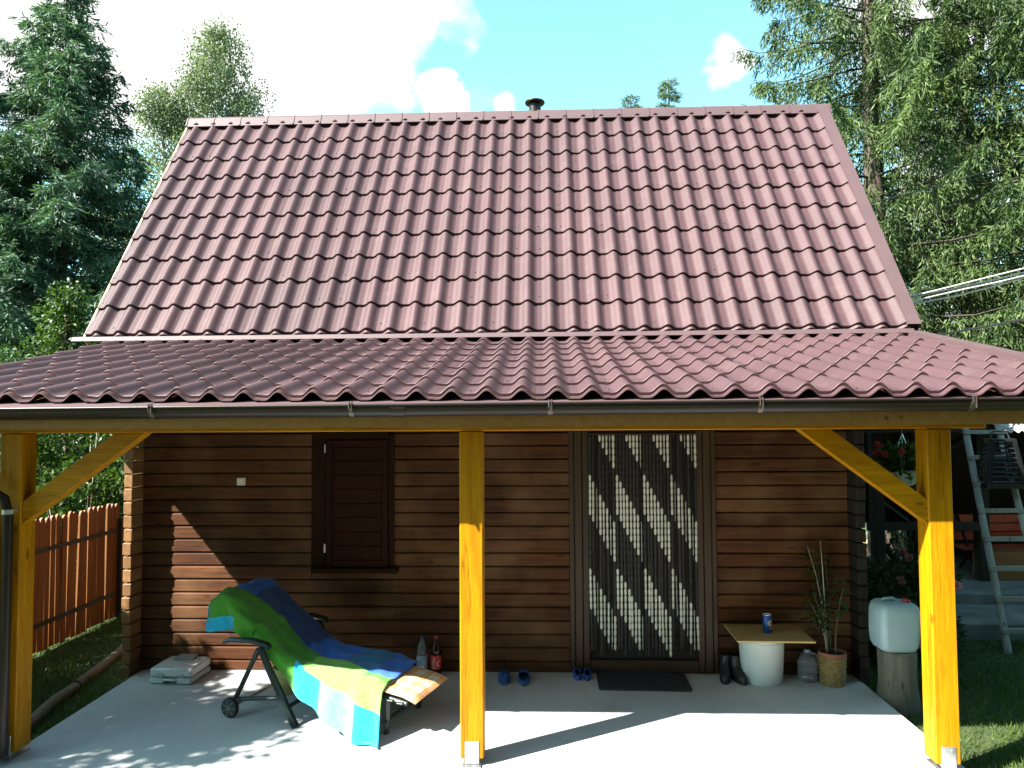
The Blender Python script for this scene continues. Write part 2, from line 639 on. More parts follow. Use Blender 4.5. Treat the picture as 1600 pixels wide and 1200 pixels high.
def wave(t):
    t = t % 1.0
    if t < 0.22:
        return 0.0
    return 0.5 - 0.5 * math.cos(2 * math.pi * (t - 0.22) / 0.78)


def tile_mesh(name, P, L, amp, step, eave=False, lap=False):
    mb = MB()
    xs = [P * i / NSEG for i in range(NSEG + 1)]
    h = [amp * wave(i / NSEG) for i in range(NSEG)] + [0.0]
    if lap:                                  # edge of the next sheet lying over its neighbour
        xs = [-0.012, -0.0121] + xs[1:]
        h = [-0.001, 0.006, 0.003] + h[2:]
        xs[2] = P * 1 / NSEG
    rows = [[(x, L + 0.012, z) for x, z in zip(xs, h)],
            [(x, 0.004, z + step) for x, z in zip(xs, h)],
            [(x, 0.0, z + step - 0.004) for x, z in zip(xs, h)],
            [(x, 0.003, z - 0.003) for x, z in zip(xs, h)]]
    if eave:
        rows += [[(x, -0.034, z - 0.004) for x, z in zip(xs, h)],
                 [(x, -0.036, z - 0.012) for x, z in zip(xs, h)],
                 [(x, 0.03, z - 0.012) for x, z in zip(xs, h)]]
    n = len(xs)
    for r_ in rows:
        mb.v += r_
    for j in range(len(rows) - 1):
        for i in range(n - 1):
            mb.f.append((j * n + i, (j + 1) * n + i, (j + 1) * n + i + 1, j * n + i + 1))
            mb.mi.append(0)
    me = bpy.data.meshes.new(name)
    me.from_pydata(mb.v, [], mb.f)
    me.materials.append(M['roof'])
    me.shade_smooth()
    me.set_sharp_from_angle(angle=R(38))
    return me


def lay_tiles(parent, pw, x0, P, cols, y0, z0, theta, pitch, rows_sep, rows_all, last_frac, amp, step, tname):
    """x0: left of column 0; (y0,z0) valley line of the first lip; theta slope"""
    cth, sth = math.cos(theta), math.sin(theta)
    meshes = {'n': tile_mesh(tname, P, pitch, amp, step), 'e': tile_mesh(tname + ' eave', P, pitch, amp, step, True),
              'l': tile_mesh(tname + ' ridge', P, pitch * last_frac, amp, step),
              'nl': tile_mesh(tname + ' lap', P, pitch, amp, step, False, True), 'el': tile_mesh(tname + ' eave lap', P, pitch, amp, step, True, True)}
    far = MB()
    screws = MB()
    rng = random.Random(3)
    for r_ in range(rows_all):
        me = meshes['e'] if r_ == 0 else meshes['l'] if r_ == rows_all - 1 and last_frac < 1 else meshes['n']
        for c in range(cols):
            seam = (c + 3) % 5 == 0
            if r_ < rows_all - 1 or last_frac >= 1:
                me = meshes[('e' if r_ == 0 else 'n') + ('l' if seam else '')]
            s = r_ * pitch
            loc = Vector((x0 + c * P, y0 + s * cth, z0 + s * sth))
            jz = rng.uniform(-0.0012, 0.0012)
            if r_ < rows_sep:
                o = put('tile', me, parent, loc - pw, (theta + rng.uniform(-.002, .002), rng.uniform(-.003, .003), 0))
                o.location += Vector((0, -sth, cth)) * (jz + 0.0022 * ((c + 3) // 5 % 2))
                tv_ = (0.93, 1.05, 0.98, 1.08, 0.96, 1.02, 0.9, 1.04)[((c + 3) // 5 * 3) % 8] * rng.uniform(.96, 1.04)
                o.color = (tv_, tv_, tv_, 1)
            else:
                mt = Matrix.Translation(loc - pw) @ Matrix.Rotation(theta, 4, 'X')
                far.add([v_.co for v_ in me.vertices], [tuple(p_.vertices) for p_ in me.polygons], 0, mt)
            if rng.random() < 0.42 and r_ < rows_all - 1:
                q = Matrix.Translation(loc - pw) @ Matrix.Rotation(theta, 4, 'X') @ Matrix.Translation((P * rng.uniform(.06, .17), pitch * rng.uniform(.2, .3), step * 0.75))
                screws.lathe([(0.0075, 0), (0.0075, 0.004), (0.005, 0.0075)], 6, 0, q, capb=False)
    if far.v:
        me = bpy.data.meshes.new('upper_tiles')
        me.from_pydata(far.v, [], far.f)
        me.materials.append(M['roof'])
        me.shade_smooth()
        me.set_sharp_from_angle(angle=R(38))
        tag(put('upper_tiles', me, parent), kind='stuff')
    tag(screws.build('roof_screws', M['iron'], parent), kind='stuff')


# ------------------------------------------------------------------ the cabin
CB = Vector((-0.5, 6.47, -0.1))
cabin = empty('log_cabin', 'dark brown log cabin with steep red-brown tiled roof behind the porch', 'house', CB)
WY = 6.47        # front wall plane
LH = 0.1169      # log course height
LZ0 = -0.028


def C(p_):
    return Vector(p_) - CB


wallpart = MB().box((-3.56, WY + 0.045, -0.09), (2.62, WY + 0.12, 2.765)).build('front_wall', M['dark'], cabin, -CB)
_logs = {}


def log_mesh(L):
    k = round(L, 3)
    if k not in _logs:
        h = LH
        prof = [(0.045, 0.0), (0.013, 0.001), (0.004, 0.006), (0.0006, 0.012), (0, h * 0.5), (0.0006, h - 0.016), (0.004, h - 0.010), (0.013, h - 0.005), (0.045, h - 0.004)]
        _logs[k] = MB().prism(prof, 0, 0, L).mesh('log', M['log'], 9)
    return _logs[k]


def lay_log(x0, x1, k, parent, base):
    dy = random.uniform(-0.004, 0.003)
    put('log', log_mesh(x1 - x0), parent, Vector((x0, WY + dy, LZ0 + k * LH)) - base, (0, 0, random.uniform(-.0008, .0008)))


NCOURSE = 24
for k in range(NCOURSE):
    z = LZ0 + k * LH
    lay_log(-3.555, -2.035, k, wallpart, Vector((0, 0, 0)))
    if z < 0.85 or z > 2.05:
        lay_log(-2.035, -1.30, k, wallpart, Vector((0, 0, 0)))
    lay_log(-1.30, 0.235, k, wallpart, Vector((0, 0, 0)))
    if z > 2.12:
        lay_log(0.235, 1.50, k, wallpart, Vector((0, 0, 0)))
    lay_log(1.50, 2.62, k, wallpart, Vector((0, 0, 0)))
# crossing corners: ends of the side-wall logs stand proud of the front
for side, xa in (('l', -3.636), ('r', 2.621)):
    me = MB().box((0, 0, 0), (0.076, 0.26, LH - 0.012), bevel=0.006).mesh('log_end', M['logend_sunlit'] if side == 'l' else M['darkwood'])  # left ends coloured as sunlit, right ends as shaded
    for k in range(NCOURSE):
        dy = random.uniform(-0.008, 0.008)
        put('log_end', me, cabin, C((xa + random.uniform(-.003, .003), 6.295 + dy, LZ0 + k * LH + 0.006)))
# side and back walls, gables
for nm, xa, xb in (('side_wall', -3.63, -3.565), ('side_wall', 2.63, 2.695)):
    mb = MB()
    for k in range(NCOURSE):
        mb.box((xa, 6.56, LZ0 + k * LH), (xb, 12.55, LZ0 + (k + 1) * LH - 0.006), bevel=0.008)
    mb.box((xa + 0.02, 6.56, LZ0), (xb - 0.02, 12.55, 2.74))
    mb.prism([(6.9, 2.74), (12.45, 2.74), (12.3, 2.9), (9.29, 5.85), (7.15, 2.9)], 0, xa + 0.01, xb - 0.01)
    mb.build(nm, M['log'], cabin, -CB)
MB().box((-3.56, 12.45, -0.1), (2.62, 12.53, 3.0)).build('back_wall', M['darkwood'], cabin, -CB)

# main roof
TH = math.atan(1.43)
PITCH = 0.2016 / math.cos(TH)
RY0, RZ0 = 7.10, 3.035
XL, XR = -4.455, 3.47
cth, sth = math.cos(TH), math.sin(TH)
SL = PITCH * 10.22            # slope length to the ridge
RIDGE_Y, RIDGE_Z = RY0 + SL * cth, RZ0 + SL * sth
mroof = empty('main_roof', None, None, C((0, 0, 0)))
mroof.parent = cabin
mroof.location = C((0, 0, 0))
dk = MB()
off = 0.012
for sgn in (1, -1):
    def yy(y):
        return y if sgn > 0 else 2 * RIDGE_Y - y
    a = (yy(RY0 - 0.03), RZ0 - 0.06)
    b = (yy(RIDGE_Y), RIDGE_Z - 0.02)
    dk.prism([a, b, (b[0], b[1] - 0.16), (yy(RY0 + 0.09), RZ0 - 0.06)], 0, XL + 0.03, XR + 0.02)
dk.build('roof_deck', M['rafter'], mroof)
# back slope covering
MB().prism([(2 * RIDGE_Y - RY0 + 0.05, RZ0 - 0.03), (RIDGE_Y, RIDGE_Z + 0.03), (RIDGE_Y, RIDGE_Z + 0.005), (2 * RIDGE_Y - RY0 + 0.05, RZ0 - 0.055)], 0, XL, XR).build('back_slope', M['roof'], mroof)
PM = 0.22370
lay_tiles(mroof, Vector((0, 0, 0)), -4.376 - 0.61 * PM, PM, 36, RY0, RZ0, TH, PITCH, 8, 11, 0.22, 0.053, 0.026, 'main tile')
# ridge capping: overlapping lengths, each end with a small raised joint
rx = np.arange(-4.50, 3.56, 0.345)
for i, x in enumerate(rx):
    x1 = min(x + 0.345, 3.60)
    w = 0.002 * (i % 2)
    pr = [(-0.115, -0.105), (-0.06, 0.012), (-0.035, 0.035), (0.035, 0.035), (0.06, 0.012), (0.115, -0.105), (0.11, -0.112), (0.0, 0.02), (-0.11, -0.112)]
    pr = [(RIDGE_Y + p_[0] * 0.9, RIDGE_Z + 0.050 + p_[1] + w) for p_ in pr]
    o = MB().prism(pr, 0, x, x1 + 0.004).build('ridge_cap', M['trim'], mroof)
    j = [(RIDGE_Y + (q[0] - RIDGE_Y) * 1.06, q[1] + 0.006) for q in pr]
    MB().prism(j, 0, x - 0.008, x + 0.008).build('ridge_clip', M['trim'], mroof)
# right verge trim: flat L-shaped flashing on the tiles
nrm = Vector((0, -sth, cth))


def slope_box(mb, xa, xb, s0, s1, n0, n1, mi=0, y0=RY0, z0=RZ0, th=TH):
    mt = Matrix.Translation((0, y0, z0)) @ Matrix.Rotation(th, 4, 'X')
    mb.box((xa, s0, n0), (xb, s1, n1), mi, mt)


mb = MB()
slope_box(mb, 3.445, 3.57, -0.03, SL + 0.02, 0.078, 0.082)
slope_box(mb, 3.566, 3.570, -0.03, SL + 0.02, -0.10, 0.078)
slope_box(mb, 3.443, 3.447, -0.03, SL + 0.02, 0.0, 0.082)
mb.build('verge_trim', M['trim'], mroof)
mb = MB()
slope_box(mb, -4.525, -4.505, -0.05, SL, -0.09, 0.012)
mb.build('verge_board', plain('pale board edge', (0.55, 0.42, 0.24), 0.6), mroof)
# apron flashing over the junction with the porch roof
apron = MB()
apron.prism([(RY0 + 0.03, RZ0 - 0.005), (RY0 - 0.075, RZ0 - 0.020), (RY0 - 0.100, RZ0 - 0.062), (RY0 - 0.096, RZ0 - 0.064), (RY0 - 0.070, RZ0 - 0.026), (RY0 + 0.03, RZ0 - 0.011)], 0, -4.60, 3.50)
apron.build('apron_flashing', M['trim'], mroof)
# chimney pipe
chim = MB().lathe([(0.075, 0), (0.075, 0.30)], 18).build('chimney_pipe', M['gutter'], mroof, (-0.053, RIDGE_Y + 0.03, RIDGE_Z - 0.12), smooth=40)
MB().lathe([(0.05, 0), (0.118, 0.006), (0.128, 0.020), (0.124, 0.032), (0.06, 0.045)], 20).build('chimney_cap', M['gutter'], chim, (0, 0, 0.305), smooth=40)
MB().lathe([(0.082, 0), (0.082, 0.02)], 18).build('chimney_collar', M['gutter'], chim, (0, 0, 0.16), smooth=40)

# window with closed shutter
win = empty('window', None, None)
win.parent = cabin
win.location = C((-1.665, WY, 0.9))
WO = Vector((-1.665, WY, 0.9))


def part(name, mb, mat, parent, org, smooth=False):
    return mb.build(name, mat, parent, -Vector(org), smooth=smooth)


part('frame_board', MB().box((-2.035, WY - 0.012, 0.86), (-1.905, WY + 0.04, 2.10), bevel=.004), M['winframe'], win, WO)
part('frame_board', MB().box((-1.345, WY - 0.022, 0.90), (-1.298, WY + 0.04, 2.06), bevel=.004), M['winframe'], win, WO)
part('frame_board', MB().box((-1.903, WY - 0.018, 2.02), (-1.347, WY + 0.04, 2.10), bevel=.004), M['winframe'], win, WO)
part('sill', MB().box((-2.02, WY - 0.07, 0.855), (-1.26, WY + 0.04, 0.898), bevel=.006), M['winframe'], win, WO)
shut = part('shutter', MB().box((-1.900, WY - 0.008, 0.90), (-1.350, WY + 0.03, 2.018)), M['shutter'], win, WO)
for a in ((-1.899, -1.850, 0.905, 2.012), (-1.400, -1.351, 0.905, 2.012)):
    part('stile', MB().box((a[0], WY - 0.030, a[2]), (a[1], WY - 0.009, a[3]), bevel=.004), M['winframe'], shut, (0, 0, 0))
for z0_, z1_ in ((0.906, 0.96), (1.955, 2.011)):
    part('rail', MB().box((-1.849, WY - 0.028, z0_), (-1.401, WY - 0.009, z1_), bevel=.004), M['shutter'], shut, (0, 0, 0))
for i in range(8):
    z0_ = 0.962 + i * 0.1241
    part('panel_board', MB().box((-1.848, WY - 0.020, z0_), (-1.402, WY - 0.0085, z0_ + 0.1215), bevel=.005), M['shutter'], shut, (0, 0, 0))
for z_ in (1.03, 1.90):
    part('hinge', MB().box((-1.917, WY - 0.034, z_), (-1.902, WY - 0.014, z_ + 0.075), bevel=.003).tube([(-1.906, WY - 0.036, z_), (-1.906, WY - 0.036, z_ + 0.075)], 0.007, 8), M['steel'], shut, (0, 0, 0))

# door opening: frame boards, threshold, dark leaf behind the curtain
DO = Vector((0.87, WY, 0.0))
door = empty('door', None, None)
door.parent = cabin
door.location = DO - CB
part('door_leaf', MB().box((0.40, WY + 0.030, 0.10), (1.34, WY + 0.044, 2.12)), M['dark'], door, DO)
for a in ((0.236, 0.278, .016), (0.282, 0.345, .030), (0.349, 0.405, .020)):
    part('jamb_board', MB().box((a[0], WY - a[2], 0.005), (a[1], WY + 0.043, 2.13), bevel=.005), M['frame'], door, DO)
for a in ((1.330, 1.386, .020), (1.390, 1.453, .030), (1.457, 1.499, .016)):
    part('jamb_board', MB().box((a[0], WY - a[2], 0.005), (a[1], WY + 0.043, 2.13), bevel=.005), M['frame'], door, DO)
part('threshold', MB().box((0.407, WY - 0.024, 0.012), (1.328, WY + 0.043, 0.115), bevel=.006), M['frame_x'], door, DO)
part('lintel', MB().box((0.407, WY - 0.024, 2.06), (1.328, WY + 0.043, 2.12), bevel=.006), M['frame_x'], door, DO)
sw = MB().box((-0.038, -0.024, -0.034), (0.038, 0, 0.034), bevel=.006).build('switch_plate', plain('cream plastic', (0.62, 0.58, 0.46), 0.4, 0.05), cabin, C((-2.664, WY - 0.002, 1.65)))
MB().box((-0.026, -0.004, -0.024), (0.026, 0, 0.024), bevel=.0019).build('rocker', plain('cream plastic rocker', (0.66, 0.62, 0.50), 0.35, 0.04), sw, (0, -0.0245, 0))

# ------------------------------------------------------------------ porch
PB = Vector((-0.45, 4.82, 0.0))
porch = empty('porch', 'honey yellow timber porch with low tiled roof and dark brown gutter', 'porch', PB)


def Pp(p_):
    return Vector(p_) - PB


post_me = MB().box((-0.075, -0.075, 0.045), (0.075, 0.075, 2.118), bevel=.006).mesh('post', M['honey'])
shoe_me = MB()
shoe_me.box((-0.045, -0.080, 0.012), (0.045, -0.0755, 0.155), bevel=.002)
shoe_me.box((-0.06, -0.11, 0.002), (0.06, 0.09, 0.010), bevel=.002)
shoe_me.box((-0.045, -0.0755, 0.030), (0.045, 0.0755, 0.0435), bevel=.002)
shoe_me.tube([(0, 0, 0.004), (0, 0, 0.03)], 0.014, 10)
for q in ((0.022, .135), (-0.022, .135), (0, .08), (0.022, .03), (-.022, .03)):
    shoe_me.tube([(q[0], -0.079, q[1]), (q[0], -0.085, q[1])], 0.008, 6)
shoe_me = shoe_me.mesh('post_shoe', M['steel'])
POSTX = (-3.510, -0.457, 2.500)
for x in POSTX:
    o = put('post', post_me, porch, Pp((x, 4.825, 0)), (0, 0, 0))
    put('post_shoe', shoe_me, o)
MB().box((-4.15, 4.752, 2.120), (2.795, 4.90, 2.262), bevel=.006).build('front_beam', M['honey_x'], porch, -PB)
# braces (plane of the beam), faces a little behind the post fronts
for (xt, zt, xb_, zb_, w) in ((-2.715, 2.119, -3.434, 1.595, .118), (1.74, 2.119, 2.425, 1.60, .118)):
    d = Vector((xt - xb_, 0, zt - zb_)).normalized()
    n = Vector((-d.z, 0, d.x)) * w / 2 * (1 if d.x > 0 else -1)
    if d.x > 0:
        n = -n if n.z > 0 else n
    lo, up = (xb_, zb_), (xt, zt)
    # ends cut flush with post (vertical) and beam (horizontal)
    hv = w / 2 / abs(d.x)
    hh = w / 2 / abs(d.z)
    poly = [(xb_, zb_ - hv), (xb_, zb_ + hv), (xt - math.copysign(hh, d.x), zt), (xt + math.copysign(hh, d.x), zt)]
    MB().prism(poly, 1, 4.765, 4.865).build('brace', M['honey_x'], porch, -PB)
# rafters, sheathing, wall plate
PT = math.atan(0.227)
pc, ps = math.cos(PT), math.sin(PT)
PY0, PZ0 = 4.45, 2.335
PPITCH = 0.3386 / pc
PL = PPITCH * 8
raft = MB()
slope_box(raft, 0, 0.08, 0.04, PL - 0.02, -0.155, -0.045, 0, PY0, PZ0, PT)
raft_me = raft.mesh('rafter', M['rafter'])
for x in np.linspace(-4.10, 3.40, 10):
    put('rafter', raft_me, porch, Vector((x - 0.04, 0, 0)) - PB)
mb = MB()
slope_box(mb, -4.24, 3.54, 0.02, PL + 0.3, -0.042, -0.016, 0, PY0, PZ0, PT)
mb.build('sheathing', M['rafter'], porch, -PB)
proof = empty('porch_roof', None, None)
proof.parent = porch
proof.location = -PB
PP = 0.21204
lay_tiles(proof, Vector((0, 0, 0)), -3.298 - 4 * PP - 0.61 * PP, PP, 37, PY0, PZ0, PT, PPITCH, 8, 8, 1.0, 0.052, 0.020, 'porch tile')
mb = MB()
slope_box(mb, 3.44, 3.57, -0.05, PL + 0.02, 0.066, 0.070, 0, PY0, PZ0, PT)
slope_box(mb, 3.566, 3.570, -0.05, PL + 0.02, -0.12, 0.066, 0, PY0, PZ0, PT)
slope_box(mb, 3.438, 3.442, -0.05, PL + 0.02, 0.012, 0.070, 0, PY0, PZ0, PT)
mb.build('verge_trim', M['trim'], proof)
mb = MB()
slope_box(mb, -4.30, -4.275, -0.03, PL, -0.12, 0.0, 0, PY0, PZ0, PT)
mb.build('verge_board', M['trim'], proof)
# drip edge flashing behind the wave openings, falling into the gutter
MB().prism([(PY0 + 0.05, PZ0 + 0.000), (PY0 - 0.030, PZ0 - 0.030), (PY0 - 0.080, PZ0 - 0.050), (PY0 - 0.078, PZ0 - 0.055), (PY0 - 0.028, PZ0 - 0.036), (PY0 + 0.05, PZ0 - 0.006)], 0, -4.25, 3.56).build('drip_edge', M['trim'], proof)
MB().box((-4.25, 4.475, 2.15), (3.55, 4.50, 2.265)).build('fascia_board', M['rafter'], proof)
# gutter: half round trough with rolled front lip, slight fall to the left
GR = 0.070
gut = empty('gutter', None, None)
gut.parent = porch
gut.location = -PB
prof = []
for i in range(15):
    a = math.pi + math.pi * i / 14
    prof.append((4.398 + GR * math.cos(a), 2.290 + GR * math.sin(a)))
inner = [(4.398 + (y - 4.398) * 0.95, 2.290 + (z - 2.290) * 0.95) for y, z in prof[::-1]]
gl = MB()
poly = prof + inner
vs_ = []
for x, dz in ((-4.40, -0.017), (3.62, 0.012)):
    vs_ += [(x, y, z + dz) for y, z in poly]
n = len(poly)
gl.add(vs_, [(i, (i + 1) % n, n + (i + 1) % n, n + i) for i in range(n)] + [tuple(range(n)), tuple(range(n, 2 * n))])
gl.tube([(-4.40, 4.328, 2.290 - 0.017), (3.62, 4.328, 2.290 + 0.012)], 0.008, 8)
gl.build('trough', M['gutter'], gut, smooth=40)


def gz(x):
    return -0.017 + 0.029 * (x + 4.4) / 8.02


bk = MB()
pb = [(4.398 + (GR + .004) * math.cos(math.pi + math.pi * i / 14), 2.290 + (GR + .004) * math.sin(math.pi + math.pi * i / 14)) for i in range(15)]
pin = [(4.398 + (GR + .0005) * math.cos(math.pi + math.pi * i / 14), 2.290 + (GR + .0005) * math.sin(math.pi + math.pi * i / 14)) for i in range(15)][::-1]
bk.prism(pb + pin, 0, -0.014, 0.014)
bk.tube([(-0.008, 4.318, 2.268), (-0.008, 4.318, 2.304), (-0.008, 4.340, 2.310)], 0.0045, 6)
bk.tube([(0.008, 4.320, 2.238), (0.008, 4.318, 2.304), (0.008, 4.340, 2.310)], 0.0045, 6)
bk_me = bk.mesh('gutter_bracket', plain('worn bracket', (0.10, 0.08, 0.07), 0.25, 0.1, metal=0.6))
for x in (-3.56, -2.344, -1.131, 0.053, 1.277, 2.483, 3.45):
    put('gutter_bracket', bk_me, gut, (x, 0, gz(x)))
cp = MB().prism([(4.398 + (y - 4.398) * 1.05, 2.290 + (z - 2.290) * 1.05) for y, z in prof] + [(4.398 + (y - 4.398) * 1.005, 2.290 + (z - 2.290) * 1.005) for y, z in prof[::-1]], 0, -0.045, 0.045)
cp.build('coupler', M['gutter'], gut, (-0.855, 0, gz(-0.855)), smooth=40)
# down pipe at the left: elbow back to the post and down
MB().tube([(-4.12, 4.398, 2.23), (-4.12, 4.40, 2.15), (-4.08, 4.43, 2.08), (-3.545, 4.62, 1.76), (-3.48, 4.66, 1.70), (-3.46, 4.67, 1.60), (-3.46, 4.67, 0.06)], 0.030, 12).build('down_pipe', M['gutter'], gut, smooth=50)
MB().tube([(-3.46, 4.67, 1.60), (-3.46, 4.67, 1.63)], 0.036, 12).box((-3.47, 4.70, 1.605), (-3.45, 4.7485, 1.625)).build('pipe_clip', M['steel'], gut)

# ------------------------------------------------------------------ bead curtain
BC = Vector((0.868, 6.43, 0.0))
curt = empty('bead_curtain', 'brown and white bead curtain hanging in the cabin doorway', 'curtain', BC)
M['bead_w'] = plain('cream beads', (0.54, 0.53, 0.46), 0.5, 0.15, 30)
M['bead_d'] = plain('dark brown beads', (0.010, 0.0065, 0.005), 0.6, 0.3, 30)
MB().box((0.405 - BC.x, -0.008, 2.045), (1.331 - BC.x, 0.008, 2.058)).build('curtain_rail', M['frame_x'], curt)
BL = 0.0574
rb = random.Random(5)
for j in range(32):
    mb = MB()
    ang = rb.choice((rb.gauss(0, .35), rb.gauss(0, .35), rb.gauss(0, .35), rb.gauss(1.57, .3)))
    z = 2.045
    swx, swy, ph = rb.gauss(0, .0035), rb.gauss(0, .004), rb.uniform(0, 6)
    k = 0
    while z > 0.20 + 0.02 * rb.random():
        zc = z - BL / 2
        q = ((1.71 - BL * (j % 8)) - zc) / BL
        mi = 0 if (q % 14.0) < 6.0 else 1
        t = 1 - (z / 2.045)
        ox, oy = swx * math.sin(ph + 2.2 * t * 3) * t * 2, swy * math.sin(ph * 2 + 5 * t) * t * 2
        mt = Matrix.Translation((ox, oy, 0)) @ Matrix.Rotation(ang + rb.gauss(0, .12), 4, 'Z') @ Matrix.Diagonal((1, 0.36, 1, 1))
        mb.lathe([(0.0055, z), (0.0100, z - 0.010), (0.0108, z - 0.028), (0.0092, z - 0.045), (0.005, z - BL + 0.0015)], 6, mi, mt)
        z -= BL
    mb.build('bead_string', [M['bead_w'], M['bead_d']], curt, (0.414 - BC.x + j * (0.908 / 31), rb.gauss(0, .003), 0), smooth=60)

# ------------------------------------------------------------------ sun lounger with towel
LA = math.atan2(-0.309, 0.951)
LO = Vector((-2.32, 5.53, 0.0))
lou = empty('sun_lounger', 'dark green plastic reclining lounger with wheels on the concrete porch', 'sun lounger', LO, LA)
M['green_pl'] = plain('dark green plastic', (0.014, 0.024, 0.022), 0.38, 0.15, 8)
M['black_pl'] = plain('black rubber', (0.012, 0.012, 0.013), 0.55, 0.2, 20)
W_ = 0.64
for t in (-0.045, W_ + 0.045):
    ti = 0.075 if t < 0.3 else W_ - 0.075
    sgn = -1 if t < 0.3 else 1
    MB().tube([(0.03, t, 0.10), (0.10, t, 0.22), (0.26, t, 0.52)], [0.026, 0.024, 0.024], 8, flat=0.7).build('rear_leg', M['green_pl'], lou, smooth=45)
    MB().tube([(0.27, t, 0.535), (0.34, t, 0.40), (0.565, t, 0.03), (0.585, t, 0.0)], [0.03, 0.034, 0.036, 0.036], 8, flat=0.6).build('front_leg', M['green_pl'], lou, smooth=45)
    MB().tube([(0.05, t, 0.13), (0.46, t, 0.19)], 0.02, 8, flat=0.8).build('side_rail', M['green_pl'], lou, smooth=45)
    MB().tube([(-0.06, t, 0.535), (0.0, t, 0.56), (0.20, t, 0.572), (0.33, t, 0.555), (0.36, t, 0.53)], [0.022, 0.034, 0.036, 0.034, 0.022], 10, flat=0.55).build('arm_rest', M['green_pl'], lou, smooth=50)
    MB().tube([(0.42, ti, 0.36), (0.80, ti, 0.320), (1.42, ti, 0.225)], 0.022, 8).build('seat_rail', M['green_pl'], lou, smooth=45)
    MB().tube([(0.46, ti, 0.35), (0.10, ti, 0.60), (-0.16, ti, 0.80)], 0.02, 8).build('back_rail', M['green_pl'], lou, smooth=45)
    MB().tube([(1.27, ti, 0.25), (1.27, ti, 0.12), (1.255, ti, 0.0)], [0.026, 0.024, 0.026], 8, flat=0.7).build('foot_leg', M['green_pl'], lou, smooth=45)
    wy = t + sgn * 0.02
    wh = MB().lathe([(0.036, -0.019), (0.066, -0.018), (0.072, -0.010), (0.072, 0.010), (0.066, 0.018), (0.036, 0.019)], 26, 0, None, True, True).build('wheel', M['black_pl'], lou, (0.02, wy, 0.072), (R(90), 0, 0), smooth=40)
    hub = MB()
    hub.lathe([(0.015, -0.024), (0.015, 0.024)], 12)
    for i in range(7):
        a = i * 2 * math.pi / 7
        hub.box((0.014, -0.004, -0.0215), (0.058, 0.004, 0.0215), 0, Matrix.Rotation(a, 4, 'Z'))
    hub.build('hub', plain('grey plastic hub', (0.11, 0.12, 0.12), 0.5), wh)
MB().tube([(0.02, -0.06, 0.072), (0.02, W_ + 0.06, 0.072)], 0.012, 8).build('axle', M['steel'], lou)
MB().tube([(0.50, -0.045, 0.12), (0.50, W_ + 0.045, 0.12)], 0.016, 8).build('cross_bar', M['green_pl'], lou)
MB().tube([(1.265, 0.03, 0.09), (1.265, W_ - 0.03, 0.09)], 0.016, 8).build('cross_bar', M['green_pl'], lou)
for i in range(12):
    s = 0.50 + i * 0.078
    z = 0.366 - (s - 0.45) * 0.139
    MB().box((s, 0.03, z - 0.012), (s + 0.05, W_ - 0.03, z), bevel=.004).build('seat_slat', M['green_pl'], lou)
for i in range(9):
    f = 0.06 + i * 0.105
    s, z = 0.46 - 0.60 * f, 0.372 + 0.45 * f
    MB().box((-0.025, 0.03, -0.006), (0.025, W_ - 0.03, 0.006), bevel=.004).build('back_slat', M['green_pl'], lou, (s, 0, z), (0, R(37), 0))

# check-patterned seat pad peeping out at the foot end
m = Mat('check pad fabric')
p = m.coords((1, 1, 1), rand=False)
sx = m.n('ShaderNodeSeparateXYZ')
m.l(p, sx.inputs[0])


def stripes(sock, freq, duty, ph=0.0):
    f = m.math('FRACT', m.math('ADD', m.math('MULTIPLY', sock, freq), ph))
    return m.math('LESS_THAN', f, duty)


a = stripes(sx.outputs[0], 9.5, 0.45)
b = stripes(sx.outputs[1], 8.0, 0.42, .2)
c = m.mixc(m.math('MULTIPLY', a, 0.6), (0.62, 0.56, 0.42), (0.62, 0.22, 0.03))
c = m.mixc(m.math('MULTIPLY', b, 0.6), c, (0.66, 0.30, 0.04))
a2 = stripes(sx.outputs[0], 28.5, 0.09)
b2 = stripes(sx.outputs[1], 24.0, 0.09)
c = m.mixc(m.math('MULTIPLY', m.math('MAXIMUM', a2, b2), 0.5), c, (0.25, 0.05, 0.03))
m.set(Base_Color=c, Roughness=0.9)
m.bump(m.noise(p, 160, 3), 0.2, 0.004)
M['check'] = m.m
pad = MB()
nu, nv = 14, 10
for side in (1, -1):
    g = []
    for i in range(nu + 1):
        for k in range(nv + 1):
            fu, fv = i / nu, k / nv
            s = 1.13 + fu * 0.37
            t = 0.045 + fv * 0.53
            e = max(abs(2 * fu - 1) ** 6, abs(2 * fv - 1) ** 6)
            th = 0.030 * math.sqrt(max(0, 1 - e)) + 0.002
            zc = 0.338 - (s - 0.80) * 0.150 - 0.10 * max(0, fu - 0.72) ** 1.3
            g.append((s, t, zc + 0.028 + side * th * (0.8 + 0.2 * math.sin(fu * 9) * math.sin(fv * 8))))
    base = len(pad.v)
    pad.v += g
    for i in range(nu):
        for k in range(nv):
            q = [base + i * (nv + 1) + k, base + (i + 1) * (nv + 1) + k, base + (i + 1) * (nv + 1) + k + 1, base + i * (nv + 1) + k + 1]
            pad.f.append(tuple(q if side > 0 else q[::-1]))
            pad.mi.append(0)
o = pad.build('seat_pad', M['check'], None, LO, (0, 0, LA), smooth=True)
tag(o, 'orange and white check pad sticking out at the lounger foot', 'cushion')

